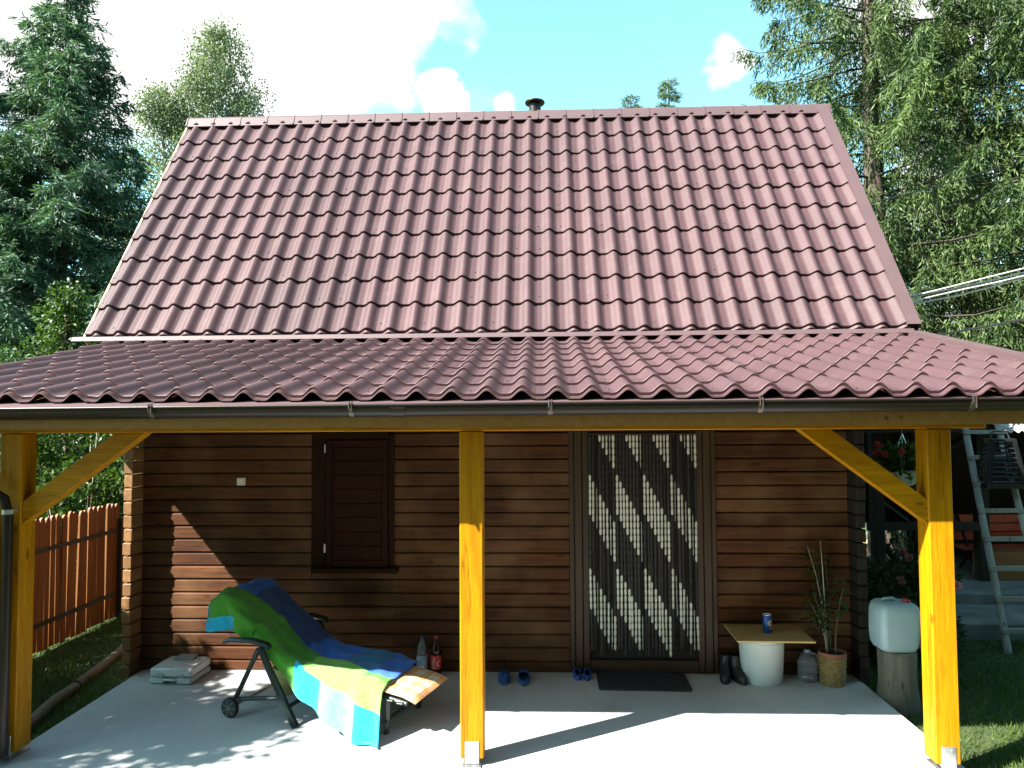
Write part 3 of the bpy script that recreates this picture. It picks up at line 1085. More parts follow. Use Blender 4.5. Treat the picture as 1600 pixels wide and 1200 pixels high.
# towel: a colour-blocked cloth thrown over back and seat, one side hanging to the floor
TW = {}
for nm, colr in (('navy', (0.006, 0.045, 0.19)), ('blue', (0.008, 0.110, 0.50)), ('teal', (0.004, 0.125, 0.30)), ('green', (0.045, 0.235, 0.012)),
                 ('lime', (0.17, 0.43, 0.075)), ('cyan', (0.006, 0.36, 0.58)), ('pale', (0.12, 0.44, 0.50))):
    m = Mat('towel ' + nm)
    p = m.coords((1, 1, 1), rand=False)
    f = m.noise(p, 14, 5)
    m.set(Base_Color=m.ramp(f, [(0.3, tuple(x * .85 for x in colr)), (0.7, tuple(min(1, x * 1.12) for x in colr))]), Roughness=0.95)
    m.b.inputs['Sheen Weight'].default_value = 0.15
    m.bump(m.math('ADD', m.noise(p, 420, 3), m.math('MULTIPLY', m.noise(p, 26, 5, 0.6), 5.0)), 0.5, 0.006)
    TW[nm] = m.m
tmats = list(TW.values())
tn = list(TW.keys())


def prof_top(a):
    """a: 0 behind the top of the back .. 1 foot end; returns s,z of the supporting surface"""
    pts = [(0.0, -0.27, 0.62), (0.06, -0.285, 0.74), (0.11, -0.25, 0.845), (0.16, -0.16, 0.880), (0.24, -0.06, 0.812), (0.38, 0.19, 0.615), (0.50, 0.40, 0.455),
           (0.56, 0.52, 0.405), (0.64, 0.68, 0.385), (0.82, 1.00, 0.365), (1.0, 1.27, 0.325)]
    for (a0, s0, z0), (a1, s1, z1) in zip(pts, pts[1:]):
        if a <= a1:
            f = (a - a0) / (a1 - a0)
            f2 = f
            return s0 + (s1 - s0) * f2, z0 + (z1 - z0) * f2
    return pts[-1][1:]


NA, NB = 84, 60
tv, tf, tmi = [], [], []
for i in range(NA + 1):
    a = i / NA
    s, z = prof_top(a)
    s2, z2 = prof_top(min(1, a + 0.03))
    s0, z0 = prof_top(max(0, a - 0.03))
    s, z = (s + s2 + s0) / 3, (z + z2 + z0) / 3
    # how far the near side hangs
    if a < 0.36:
        hang = (0.13 + 0.16 * math.exp(-((a - 0.15) / 0.10) ** 2)) * (0.25 + 0.75 * min(1, a / 0.12))
    else:
        hang = 0.05 + 0.37 * min(1, max(0, (a - 0.40) / 0.52)) ** 0.9
    far = 0.58
    tot_w = far + hang
    for k in range(NB + 1):
        d = k / NB * tot_w          # distance in from the far edge, towards the camera
        fold = 0.012 * math.sin(a * 31 + 2.2 * math.sin(k * .17)) * (0.35 + 0.65 * k / NB) + 0.010 * math.sin(k * .55 + a * 17) + 0.006 * math.sin(k * .33 - a * 63) * math.sin(a * 9)
        if d < far:
            x, y, zz = s, far + 0.03 - d, z + 0.012 + fold * 0.8
            edge = max(0, d - (far - 0.07)) / 0.07
            zz -= 0.016 * edge ** 2
            if d < 0.05:
                zz -= 0.012 * ((0.05 - d) / 0.05) ** 2
        else:
            h = d - far
            slack = 0.55 + 0.45 * a
            out = 0.006 + h * (0.05 + 0.40 * min(1, max(0, (a - 0.5) / 0.2))) + 0.018 * math.sin(a * 44 + 1.0) * min(1, h / 0.12)
            x = s + h * (0.20 if a > 0.4 else -0.05) * slack - (0.05 * h / 0.3 if a < .2 else 0)
            y = 0.03 - out
            zz = z - 0.016 - h * 0.90 + fold * 0.3
        zz = max(zz, 0.012 + 0.004 * math.sin(k))
        tv.append((x, y, zz))
for i in range(NA):
    for k in range(NB):
        b0 = i * (NB + 1) + k
        tf.append((b0, b0 + 1, b0 + NB + 2, b0 + NB + 1))
        a = (i + 0.5) / NA
        w = (k + 0.5) / NB
        if w < 0.43:
            col_ = 'blue' if a < 0.24 else 'navy' if a < 0.52 else 'blue' if a < 0.70 else 'teal' if a < 0.86 else 'blue'
        elif w < 0.74:
            col_ = 'green' if a < 0.50 else 'green' if a < .60 else 'lime' if a < 0.84 else 'green'
            if 0.52 < w and a > 0.6:
                col_ = 'lime'
        else:
            col_ = 'cyan' if a < 0.10 or (a < 0.26 and w > 0.86) else 'green' if a < 0.56 else 'cyan' if a < 0.68 else 'pale' if a < 0.86 else 'cyan'
        tmi.append(tn.index(col_))
me = bpy.data.meshes.new('beach_towel')
me.from_pydata(tv, [], tf)
for mm in tmats:
    me.materials.append(mm)
me.polygons.foreach_set('material_index', tmi)
me.shade_smooth()
o = put('beach_towel', me, None, LO, (0, 0, LA))
sol = o.modifiers.new('thickness', 'SOLIDIFY')
sol.thickness = 0.006
sol.offset = 1
tag(o, 'blue green and turquoise colour-block towel draped over the lounger', 'towel')

# yellow bucket under the lounger
bu = MB().lathe([(0.085, 0), (0.088, 0.006), (0.110, 0.19), (0.116, 0.192), (0.116, 0.204), (0.106, 0.204), (0.083, 0.012)], 24, capt=False)
bu = bu.build('bucket', plain('pale yellow plastic', (0.42, 0.37, 0.14), 0.45), None, (-2.07, 5.98, 0), smooth=40)
tag(bu, 'pale yellow plastic bucket standing under the lounger backrest', 'bucket')

# ------------------------------------------------------------------ power-tool case with a booklet on it
M['grey_pl'] = plain('light grey plastic', (0.50, 0.54, 0.56), 0.45, 0.06, 10)
M['grey_pl2'] = plain('mid grey plastic', (0.33, 0.36, 0.37), 0.5, 0.08, 10)
case = empty('tool_case', 'light grey plastic tool case lying flat by the wall corner', 'case', (-3.10, 6.265, 0.0), R(-3))
mb = MB()
mb.box((-0.178, -0.163, 0.003), (-0.055, 0.172, 0.054), bevel=.012)
mb.box((0.055, -0.163, 0.003), (0.188, 0.172, 0.054), bevel=.012)
mb.box((-0.07, -0.148, 0.030), (0.07, 0.17, 0.0515), bevel=.006)
mb.box((-0.07, -0.10, 0.006), (0.07, 0.165, 0.034))
mb.build('lower_shell', M['grey_pl'], case, smooth=40)
lid = MB()
lid.box((-0.178, -0.163, 0.058), (0.188, 0.172, 0.132), bevel=.016)
lid.build('lid', M['grey_pl'], case, smooth=40)
lidp = case.children[-1]
for i in range(5):
    MB().box((0.02 + i * .026, -0.10, 0.1305), (0.034 + i * .026, 0.10, 0.1355), bevel=.002).build('rib', M['grey_pl'], lidp)
MB().box((-0.11, -0.168, 0.060), (-0.045, -0.155, 0.098), bevel=.004).build('latch', M['grey_pl2'], case)
MB().box((0.09, -0.168, 0.060), (0.13, -0.155, 0.092), bevel=.004).build('latch', M['grey_pl2'], case)
MB().tube([(-0.055, -0.150, 0.040), (-0.045, -0.172, 0.042), (0.055, -0.172, 0.042), (0.065, -0.150, 0.040)], 0.010, 8).build('handle', M['grey_pl'], case, smooth=50)
bkl = MB()
bkl.box((-0.085, -0.05, 0), (0.085, 0.05, 0.005), 0, Matrix.Rotation(R(7), 4, 'X'))
bkl.box((-0.083, -0.048, 0.0055), (0.081, 0.049, 0.009), 1, Matrix.Rotation(R(8), 4, 'X') @ Matrix.Rotation(R(2), 4, 'Z'))
bkl = bkl.build('booklet', [plain('grey card', (0.24, 0.24, 0.235), 0.7), plain('grey paper', (0.22, 0.225, 0.225), 0.7, 0.35, 40)], None, (-3.09, 6.355, 0.143), (0, 0, R(-4)))
tag(bkl, 'grey booklet lying on the tool case lid', 'booklet')

# ------------------------------------------------------------------ two drink bottles
def bottle(loc, label, kind, liquid, lab, cap, rz=0.0):
    b = empty('drink_bottle', label, 'bottle', loc, rz, 'drink bottles by the wall')
    prof = [(0.030, 0.0), (0.043, 0.006), (0.046, 0.030), (0.046, 0.20), (0.044, 0.225), (0.036, 0.262), (0.022, 0.295), (0.0145, 0.308), (0.0145, 0.322)]
    MB().lathe(prof, 22).build('body', liquid, b, smooth=50)
    MB().lathe([(0.0467, 0.070), (0.0467, 0.185)], 26, capb=False, capt=False).build('wrap_label', lab, b, smooth=40)
    MB().lathe([(0.0165, 0.318), (0.0165, 0.336), (0.0145, 0.339)], 14).build('cap', cap, b, smooth=40)
    return b


def glassy(name, col, rough=0.08, trans=0.7):
    m = Mat(name)
    v = m.coords()
    m.set(Base_Color=m.ramp(m.noise(v, 8, 3), [(0.3, tuple(c * 0.9 for c in col)), (0.7, col)]), Roughness=rough)
    m.b.inputs['Transmission Weight'].default_value = trans
    m.b.inputs['IOR'].default_value = 1.35
    return m.m


cola = glassy('cola', (0.035, 0.012, 0.006), 0.06, 0.3)
b2 = bottle((-0.915, 6.355, 0.0), 'dark cola bottle with red label standing against the log wall', 'cola', cola, plain('red label', (0.50, 0.022, 0.018), 0.4, 0.06), plain('red cap', (0.42, 0.03, 0.02), 0.4))
b1 = bottle((-1.035, 6.345, 0.0), 'clear bottle with pale blue label left of the red-labelled bottle', 'water', glassy('clear bottle', (0.30, 0.33, 0.36), 0.05, 0.75),
            plain('pale blue label', (0.22, 0.29, 0.38), 0.45, 0.25, 25), plain('blue cap', (0.015, 0.02, 0.09), 0.4))
# print on the red label: a pale bottle silhouette and the big curled C
M['print_grey'] = plain('label print silver', (0.48, 0.47, 0.46), 0.4, 0.08)
M['print_white'] = plain('label print white', (0.80, 0.78, 0.75), 0.4, 0.04)


def wrap(mb, quads, rad):
    """2-d quads (arc position, height) laid on a cylinder of radius rad; 0 faces the camera"""
    for q in quads:
        mb.add([(rad * math.sin(x / rad), -rad * math.cos(x / rad), z) for x, z in q], [tuple(range(len(q)))])


sil = MB()
hs_ = [(0.074, .0125), (0.09, .0125), (0.102, .0110), (0.115, .0125), (0.128, .0125), (0.140, .0085), (0.150, .0050), (0.166, .0040), (0.172, .0045)]
wrap(sil, [[(-0.013 - w0, z0), (-0.013 + w0, z0), (-0.013 + w1, z1), (-0.013 - w1, z1)] for (z0, w0), (z1, w1) in zip(hs_, hs_[1:])], 0.0473)
sil.build('label_bottle_print', M['print_grey'], b2)
cc = MB()
pts = [(0.030 + 0.012 * math.cos(t), 0.118 + 0.024 * math.sin(t)) for t in np.linspace(R(50), R(318), 16)]
qs = []
for i, (p0, p1) in enumerate(zip(pts, pts[1:])):
    w0, w1 = 0.0012 + 0.0020 * math.sin(math.pi * i / 15), 0.0012 + 0.0020 * math.sin(math.pi * (i + 1) / 15)
    qs.append([(p0[0] - w0, p0[1]), (p0[0] + w0, p0[1]), (p1[0] + w1, p1[1]), (p1[0] - w1, p1[1])])
qs.append([(0.036, 0.134), (0.0385, 0.134), (0.0445, 0.146), (0.042, 0.146)])
wrap(cc, qs, 0.0474)
cc.build('label_lettering', M['print_white'], b2)
cc = MB()
wrap(cc, [[(-0.022 + i * .010, 0.088), (-0.016 + i * .010, 0.088), (-0.017 + i * .010, 0.10 + .006 * (i % 2)), (-0.0215 + i * .010, 0.10)] for i in range(5)], 0.0472)
cc.build('label_print', M['print_white'], b1)
bd = b2.children[0]

# ------------------------------------------------------------------ footwear
def clog(loc, rz, label, col, group, scale=1.0):
    b = empty('clog', label, 'slipper', loc, rz, group)
    ns, nr = 16, 14
    sole = []
    for k in range(24):
        t = 2 * math.pi * k / 24
        w = 0.046 + 0.006 * math.cos(t)
        sole.append((w * math.sin(t) * scale, -0.125 * math.cos(t) * scale))
    mb = MB().prism(sole, 2, 0.0, 0.018)
    mb.build('sole', plain(col[0] + ' sole', col[1], 0.7), b, smooth=40)
    # upper: closed vamp over the toe (toward -y), low rim round the heel
    up = MB()
    vs_ = []
    for i in range(ns + 1):
        a = math.pi * 2 * i / ns
        cx, cy = math.sin(a), -math.cos(a)
        front = (1 - cy) / 2
        for j in range(6):
            f = j / 5
            rx, ry = 0.047 * scale, 0.122 * scale
            hgt = 0.018 + f * (0.022 + 0.035 * front)
            inn = 1 - f * f * (0.18 + 0.50 * front ** 1.5)
            yc = cy * ry * inn + 0.035 * f * f * front * scale
            vs_.append((cx * rx * (1 - 0.22 * f * f), yc, hgt + 0.012 * math.sin(math.pi * f) * front))
    fs = []
    for i in range(ns):
        for j in range(5):
            fs.append((i * 6 + j, (i + 1) * 6 + j, (i + 1) * 6 + j + 1, i * 6 + j + 1))
    up.add(vs_, fs)
    u = up.build('upper', plain(col[0], col[2], 0.55), b, smooth=True)
    sm = u.modifiers.new('thickness', 'SOLIDIFY')
    sm.thickness = 0.006
    MB().lathe([(0.036, 0), (0.036, 0.003)], 16, 0, Matrix.Diagonal((1.0 * scale, 2.7 * scale, 1, 1))).build('insole', plain(col[0] + ' insole', tuple(c * 0.5 for c in col[2]), 0.8), b, (0, 0, 0.0185))
    return b


bl = ('blue foam', (0.10, 0.14, 0.20), (0.012, 0.075, 0.24))
clog((-0.330, 6.285, 0), R(3), 'blue foam clog by the wall, the left one right of the centre post', bl, 'blue clogs right of the centre post', 1.15)
clog((-0.165, 6.27, 0), R(182), 'blue foam clog by the wall, the right one right of the centre post', bl, 'blue clogs right of the centre post', 1.15)
bl2 = ('navy foam', (0.04, 0.08, 0.28), (0.016, 0.055, 0.27))
clog((0.286, 6.36, 0), R(186), 'small blue slipper left of the door mat, farther from the mat', bl2, 'small blue slippers by the door mat', 0.72)
clog((0.372, 6.35, 0), R(176), 'small blue slipper next to the left edge of the door mat', bl2, 'small blue slippers by the door mat', 0.72)
bk_ = ('black leather', (0.010, 0.010, 0.011), (0.014, 0.015, 0.017))


def shoe(loc, rz, label):
    b = empty('black_shoe', label, 'shoe', loc, rz, 'black shoes beside the tub table')
    sole = [((0.044 + 0.008 * math.cos(t)) * math.sin(t), -0.14 * math.cos(t)) for t in np.linspace(0, 2 * math.pi, 24, endpoint=False)]
    MB().prism(sole, 2, 0, 0.024).build('sole', M['black_pl'], b, smooth=40)
    up = MB()
    rings = [(0.024, 1.0, 0.0), (0.05, 1.02, 0.0), (0.075, 0.86, 0.03), (0.10, 0.60, 0.065), (0.15, 0.50, 0.078), (0.19, 0.52, 0.08)]
    vs_ = []
    for (z, k, oy) in rings:
        for i in range(18):
            t = 2 * math.pi * i / 18
            vs_.append((0.048 * math.sin(t) * (0.9 if k < .9 else 1), -0.138 * math.cos(t) * k + oy, z))
    fs = [(r_ * 18 + i, r_ * 18 + (i + 1) % 18, (r_ + 1) * 18 + (i + 1) % 18, (r_ + 1) * 18 + i) for r_ in range(5) for i in range(18)]
    up.add(vs_, fs).build('upper', plain('black boot leather', (0.013, 0.014, 0.016), 0.4), b, smooth=True)
    for z, y in ((0.085, -0.075), (0.105, -0.045), (0.13, -0.015)):
        MB().tube([(-0.022, y, z), (0, y - 0.014, z + .004), (0.022, y, z)], 0.003, 5).build('lace', M['dark'], b)


shoe((1.525, 6.345, 0), R(-14), 'black ankle boot right of the doorway, nearer the door frame')
shoe((1.625, 6.325, 0), R(10), 'black ankle boot touching the left side of the white tub')

# door mat
mat_ = MB()
po = []
hw, hd, rr = 0.375, 0.215, 0.03
for cx, cy, a0 in ((hw - rr, hd - rr, 0), (-hw + rr, hd - rr, 90), (-hw + rr, -hd + rr, 180), (hw - rr, -hd + rr, 270)):
    for i in range(5):
        a = R(a0 + 22.5 * i)
        po.append((cx + rr * math.cos(a), cy + rr * math.sin(a)))
mat_.prism(po, 2, 0.002, 0.012)
for i in range(36):
    x = -hw + 0.03 + i * (2 * hw - 0.06) / 35
    mat_.box((x - 0.004, -hd + 0.025, 0.012), (x + 0.004, hd - 0.025, 0.0155))
tag(mat_.build('door_mat', plain('charcoal rubber', (0.030, 0.033, 0.038), 0.8, 0.3, 14), None, (0.825, 6.265, 0), (0, 0, R(-1.2))),
    'charcoal ribbed rubber mat lying in front of the doorway', 'door mat')

# ------------------------------------------------------------------ tub table
tub = empty('plastic_tub', 'white plastic tub turned into a table base beside the door', 'tub', (1.825, 6.335, 0))
wp = plain('white tub plastic', (0.60, 0.66, 0.66), 0.4, 0.05, 5, Subsurface_Weight=0.15)
MB().lathe([(0.160, 0.0), (0.166, 0.008), (0.186, 0.385), (0.192, 0.387), (0.192, 0.412), (0.182, 0.412)], 40).build('body', wp, tub, smooth=40)
MB().lathe([(0.1835, 0.33), (0.1875, 0.331), (0.1880, 0.339), (0.1845, 0.341)], 40, capb=False, capt=False).build('rib', wp, tub, smooth=40)
MB().tube([(0.187, -0.05, 0.37), (0.20, -0.02, 0.355), (0.20, 0.02, 0.355), (0.187, 0.05, 0.37)], 0.004, 6).build('handle', M['steel'], tub)
brd = MB().box((-0.305, -0.235, 0), (0.305, 0.235, 0.014), bevel=.002)
tag(brd.build('plywood_board', wood('birch plywood', (0.40, 0.26, 0.095), (0.56, 0.40, 0.18), 0, 0.5, knots=False, stretch=7, vary=.05), None, (1.845, 6.205, 0.413), (0, 0, R(-1))),
    'thin plywood board laid as a tabletop on the white tub', 'board')
can = empty('drink_can', 'blue drink can standing on the plywood board', 'can', (1.838, 6.20, 0.428))
MB().lathe([(0.028, 0.0), (0.033, 0.007), (0.036, 0.014), (0.036, 0.135), (0.0335, 0.144)], 24).build('body', plain('blue can print', (0.010, 0.060, 0.26), 0.3, 0.1, metal=0.3), can, smooth=40)
MB().lathe([(0.0335, 0.144), (0.0345, 0.149), (0.0325, 0.150), (0.031, 0.146), (0.012, 0.1455)], 24).build('rim', plain('can aluminium', (0.62, 0.66, 0.70), 0.3, 0.05, metal=0.5), can, smooth=40)
MB().box((-0.006, -0.014, 0.147), (0.006, 0.008, 0.1495)).build('pull_tab', M['steel'], can)


def disc_on(rad, cx, cz, r0, r1, n=16):
    mb = MB()
    qs = []
    for i in range(n):
        a, b = 2 * math.pi * i / n, 2 * math.pi * (i + 1) / n
        qs.append([(cx + r0 * math.cos(a), cz + r0 * math.sin(a)), (cx + r1 * math.cos(a), cz + r1 * math.sin(a)), (cx + r1 * math.cos(b), cz + r1 * math.sin(b)), (cx + r0 * math.cos(b), cz + r0 * math.sin(b))])
    wrap(mb, qs, rad)
    return mb


disc_on(0.0363, 0.020, 0.082, 0.019, 0.024).build('emblem_ring', plain('emblem cream', (0.66, 0.60, 0.52), 0.4), can)
disc_on(0.0364, 0.021, 0.084, 0.0002, 0.018).build('emblem', plain('emblem tan', (0.52, 0.30, 0.12), 0.4, 0.5, 60), can)
mb = MB()
wrap(mb, [[(0.004, 0.036), (0.013, 0.036), (0.011, 0.047), (0.007, 0.043)], [(0.017, 0.034), (0.021, 0.034), (0.026, 0.047), (0.021, 0.047)], [(0.028, 0.036), (0.034, 0.036), (0.033, 0.046), (0.029, 0.046)]], 0.0364)
mb.build('can_lettering', M['print_white'], can)

# clear water jug and the wicker pot with plant
jug = empty('water_jug', 'clear plastic water jug standing empty beside the wicker plant pot', 'jug', (2.205, 6.34, 0))
gj = glassy('clear jug', (0.60, 0.64, 0.68), 0.12, 0.82)
MB().lathe([(0.070, 0.0), (0.080, 0.008), (0.082, 0.05), (0.078, 0.056), (0.082, 0.062), (0.082, 0.115), (0.078, 0.121), (0.082, 0.127), (0.080, 0.16), (0.066, 0.195), (0.036, 0.220), (0.024, 0.226), (0.024, 0.245)], 22).build('body', gj, jug, smooth=50)
MB().lathe([(0.027, 0.232), (0.027, 0.252), (0.024, 0.254)], 16).build('cap', plain('pale blue cap', (0.20, 0.30, 0.42), 0.4), jug, smooth=40)
MB().tube([(0.028, 0, 0.226), (0.075, 0, 0.21), (0.085, 0, 0.17)], 0.006, 6).build('handle', plain('jug handle', (0.45, 0.5, 0.55), 0.4), jug)
pot = empty('potted_plant', 'tall thin-stemmed plant in a wicker-covered pot at the cabin corner', 'plant', (2.375, 6.25, 0))
m = Mat('wicker')
p = m.coords((1, 1, 1), rand=False)
col = m.ramp(m.noise(p, 30, 4), [(0.3, (0.16, 0.105, 0.035)), (0.7, (0.36, 0.26, 0.10))])
m.set(Base_Color=col, Roughness=0.7)
M['wicker'] = m.m
mb = MB()
for r_ in range(17):
    z = 0.008 + r_ * 0.0135
    rad = 0.088 + 0.016 * (z / 0.24) + (0.004 if r_ in (5, 6, 11) else 0)
    pts = [((rad + 0.004 * (1 if (i + r_) % 2 else -1)) * math.cos(2 * math.pi * i / 28), (rad + 0.004 * (1 if (i + r_) % 2 else -1)) * math.sin(2 * math.pi * i / 28), z) for i in range(29)]
    mb.tube(pts, 0.0072, 5, cap=False)
mb.build('wicker_cover', M['wicker'], pot, smooth=60)
MB().lathe([(0.080, 0.002), (0.094, 0.20), (0.108, 0.232), (0.112, 0.236), (0.112, 0.268), (0.104, 0.268), (0.100, 0.245)], 26).build('clay_pot', plain('terracotta', (0.25, 0.085, 0.045), 0.7), pot, smooth=40)
MB().lathe([(0.10, 0.245), (0.05, 0.252)], 16).build('soil', M['dark'], pot)
rp = random.Random(11)
leaf = MB()
lv = []
for i in range(7):
    a = rp.uniform(0, 6.28)
    h = (0.92, 0.80, 0.62, 0.86, 0.5, 0.7, 0.42)[i]
    bx, by = 0.04 * math.cos(a), 0.04 * math.sin(a)
    lean = (0.10 if i else 0.0) + 0.03
    pts = [(bx + lean * math.cos(a) * f * f, by + lean * math.sin(a) * f * f, 0.25 + h * f) for f in (0, .25, .5, .75, 1)]
    MB().tube(pts, [0.006, .0055, .005, .004, .002], 6).build('stem', M['stem'] if i % 3 == 0 else plain('plant stem', (0.07, 0.075, 0.03), 0.6), pot, smooth=60)
    for q in range(26):
        f = rp.uniform(0.30, 1.0)
        P0 = Vector(pts[0]).lerp(Vector(pts[4]), f)
        aa = rp.uniform(0, 6.28)
        d = Vector((math.cos(aa), math.sin(aa), rp.uniform(-0.3, 0.5))).normalized()
        L = rp.uniform(0.09, 0.19)
        s_ = d.cross(Vector((0, 0, 1))).normalized() * rp.uniform(0.010, 0.019)
        mid = P0 + d * L * 0.5 + Vector((0, 0, 0.01))
        tip = P0 + d * L + Vector((0, 0, -0.03))
        leaf.add([P0, mid - s_, tip, mid + s_], [(0, 1, 2, 3)])
leaf.build('leaves', M['bamboo'], pot)

# ------------------------------------------------------------------ stump with canister
st = empty('tree_stump', 'grey weathered tree stump standing in the grass beside the slab', 'stump', (2.80, 6.03, -0.1))
ws_ = lambda t, z: 1 + 0.05 * math.sin(3 * t + 1) + 0.03 * math.sin(7 * t + z * 5) + 0.02 * math.sin(13 * t)
MB().lathe([(0.165, -0.03), (0.155, 0.05), (0.140, 0.18), (0.138, 0.30), (0.140, 0.43), (0.136, 0.442)], 30, wob=ws_).build('trunk', wood('stump bark', (0.09, 0.08, 0.065), (0.21, 0.185, 0.15), 2, 0.9, stretch=8, bump=1.0), st, smooth=50)
MB().lathe([(0.128, 0.4425), (0.125, 0.446)], 30, wob=ws_).build('cut_face', wood('stump top', (0.20, 0.17, 0.12), (0.33, 0.28, 0.20), 2, 0.8, knots=False), st)
cn = empty('water_canister', 'cloudy white plastic water canister with red tap standing on the stump', 'canister', (2.775, 6.03, 0.352), R(3))
m = Mat('cloudy polyethylene')
p = m.coords()
f = m.noise(p, 6, 4)
m.set(Base_Color=m.ramp(f, [(0.3, (0.36, 0.49, 0.54)), (0.7, (0.42, 0.56, 0.61))]), Roughness=0.42)
m.b.inputs['Transmission Weight'].default_value = 0.15
m.b.inputs['Subsurface Weight'].default_value = 0.3
M['poly'] = m.m


def rrect(hx, hy, r_, n=5):
    out = []
    for cx, cy, a0 in ((hx - r_, hy - r_, 0), (-hx + r_, hy - r_, 90), (-hx + r_, -hy + r_, 180), (hx - r_, -hy + r_, 270)):
        for i in range(n):
            a = R(a0 + 90 * i / (n - 1))
            out.append((cx + r_ * math.cos(a), cy + r_ * math.sin(a)))
    return out


def loft(secs):
    mb = MB()
    n_ = len(secs[0][0])
    vs_ = [(x, y, z) for pl, z in secs for x, y in pl]
    fs = [(i * n_ + k, i * n_ + (k + 1) % n_, (i + 1) * n_ + (k + 1) % n_, (i + 1) * n_ + k) for i in range(len(secs) - 1) for k in range(n_)]
    fs += [tuple(range(n_))[::-1], tuple((len(secs) - 1) * n_ + k for k in range(n_))]
    return mb.add(vs_, fs)


secs = [(rrect(0.105, 0.09, 0.05), 0.0), (rrect(0.132, 0.11, 0.05), 0.012), (rrect(0.149, 0.125, 0.05), 0.05), (rrect(0.157, 0.13, 0.05), 0.14), (rrect(0.159, 0.131, 0.05), 0.24), (rrect(0.157, 0.13, 0.05), 0.31), (rrect(0.148, 0.122, 0.05), 0.352),
        (rrect(0.128, 0.103, 0.05), 0.374), (rrect(0.10, 0.08, 0.04), 0.380)]
loft(secs).build('body', M['poly'], cn, (0, 0, 0), (0, R(2), 0), smooth=50)
MB().tube([(-0.09, 0, 0.378), (-0.07, 0, 0.395), (0.0, 0, 0.400), (0.03, 0, 0.378)], 0.014, 8).build('grip', M['poly'], cn, smooth=50)
redp = plain('red plastic', (0.42, 0.035, 0.045), 0.4)
MB().lathe([(0.034, 0), (0.034, 0.022), (0.030, 0.026)], 18).build('screw_cap', redp, cn, (0.09, -0.03, 0.372), (0, R(10), 0), smooth=40)
tap = MB().tube([(0.15, -0.06, 0.075), (0.200, -0.06, 0.075)], 0.020, 12).build('tap', redp, cn, smooth=40)
MB().tube([(0.201, -0.06, 0.075), (0.217, -0.06, 0.075)], 0.017, 12).build('tap_knob', M['print_white'], tap, smooth=40)
MB().tube([(0.18, -0.06, 0.070), (0.18, -0.06, 0.035)], 0.010, 10).build('spout', redp, tap, smooth=40)

# ------------------------------------------------------------------ left side: fence, border logs, leaning sheet
fen = empty('picket_fence', 'red-brown picket fence with dark rails running beside the cabin on the left', 'fence', (-4.95, 6.8, -0.1))
pk = MB()
pp_ = [(-0.038, 0), (0.038, 0), (0.038, 1.255), (0.030, 1.285), (0.015, 1.303), (0, 1.308), (-0.015, 1.303), (-0.030, 1.285), (-0.038, 1.255)]
pk.prism(pp_, 0, -0.010, 0.010)
pk_me = pk.mesh('picket', M['fence'])
rf = random.Random(4)
ny = 44
for i in range(ny):
    y = 4.75 + i * 0.0855
    put('picket', pk_me, fen, (rf.uniform(-.004, .004), y - 6.8, 0.03 + rf.uniform(-.012, .012)), (rf.uniform(-.012, .012), rf.uniform(-.01, .01), rf.uniform(-.03, .03)))
for i in range(2):
    put('picket', pk_me, fen, (0.075 + i * 0.088, 8.57 - 6.8, -0.10), (0, 0, R(90)))
for z in (0.30, 1.02):
    MB().box((0.014, 4.7 - 6.8, z - 0.022), (0.030, 8.47 - 6.8, z + 0.022)).build('rail', M['iron'], fen)
for y in (4.8, 6.6, 8.46):
    MB().box((0.014, y - 6.8 - 0.025, -0.05), (0.064, y - 6.8 + 0.025, 1.16), bevel=.003).build('fence_post', M['iron'], fen)
for (a, b, r_, lab) in (((-3.80, 5.1, -0.07), (-3.99, 6.22, -0.065), 0.05, 'weathered edging log lying in the grass beside the slab, nearer the camera'),
                        ((-4.00, 6.26, -0.07), (-4.22, 7.75, -0.06), 0.045, 'weathered edging log lying in the grass beside the slab, nearer the fence')):
    a, b = Vector(a), Vector(b)
    pts = [a.lerp(b, f) + Vector((0.012 * math.sin(f * 7), 0, 0.004 * math.sin(f * 11))) for f in np.linspace(0, 1, 9)]
    o = MB().tube(pts, [r_ * (1 - 0.15 * f) for f in np.linspace(0, 1, 9)], 12).build('edging_log', wood('edging wood', (0.085, 0.062, 0.04), (0.20, 0.155, 0.10), 1, 0.9, stretch=10, bump=.8), None, smooth=50)
    tag(o, lab, 'log', 'edging logs on the left')
sh = MB()
nx_ = 66
vs_ = []
for i in range(nx_ + 1):
    x = -0.50 * i / nx_
    y = 0.008 * math.cos(2 * math.pi * i / 6)
    vs_ += [(x, y, 0.0), (x, y + 0.06, 1.60)]
sh.add(vs_, [(2 * i, 2 * i + 1, 2 * i + 3, 2 * i + 2) for i in range(nx_)])
o = sh.build('corrugated_sheet', plain('dusty pink sheet', (0.34, 0.21, 0.185), 0.5, .1), None, (-3.505, 4.58, 0.0), (0, 0, R(-6)), smooth=True)
md = o.modifiers.new('thickness', 'SOLIDIFY')
md.thickness = 0.004
tag(o, 'dusty pink corrugated sheet leaning on the front of the left porch post', 'sheet')


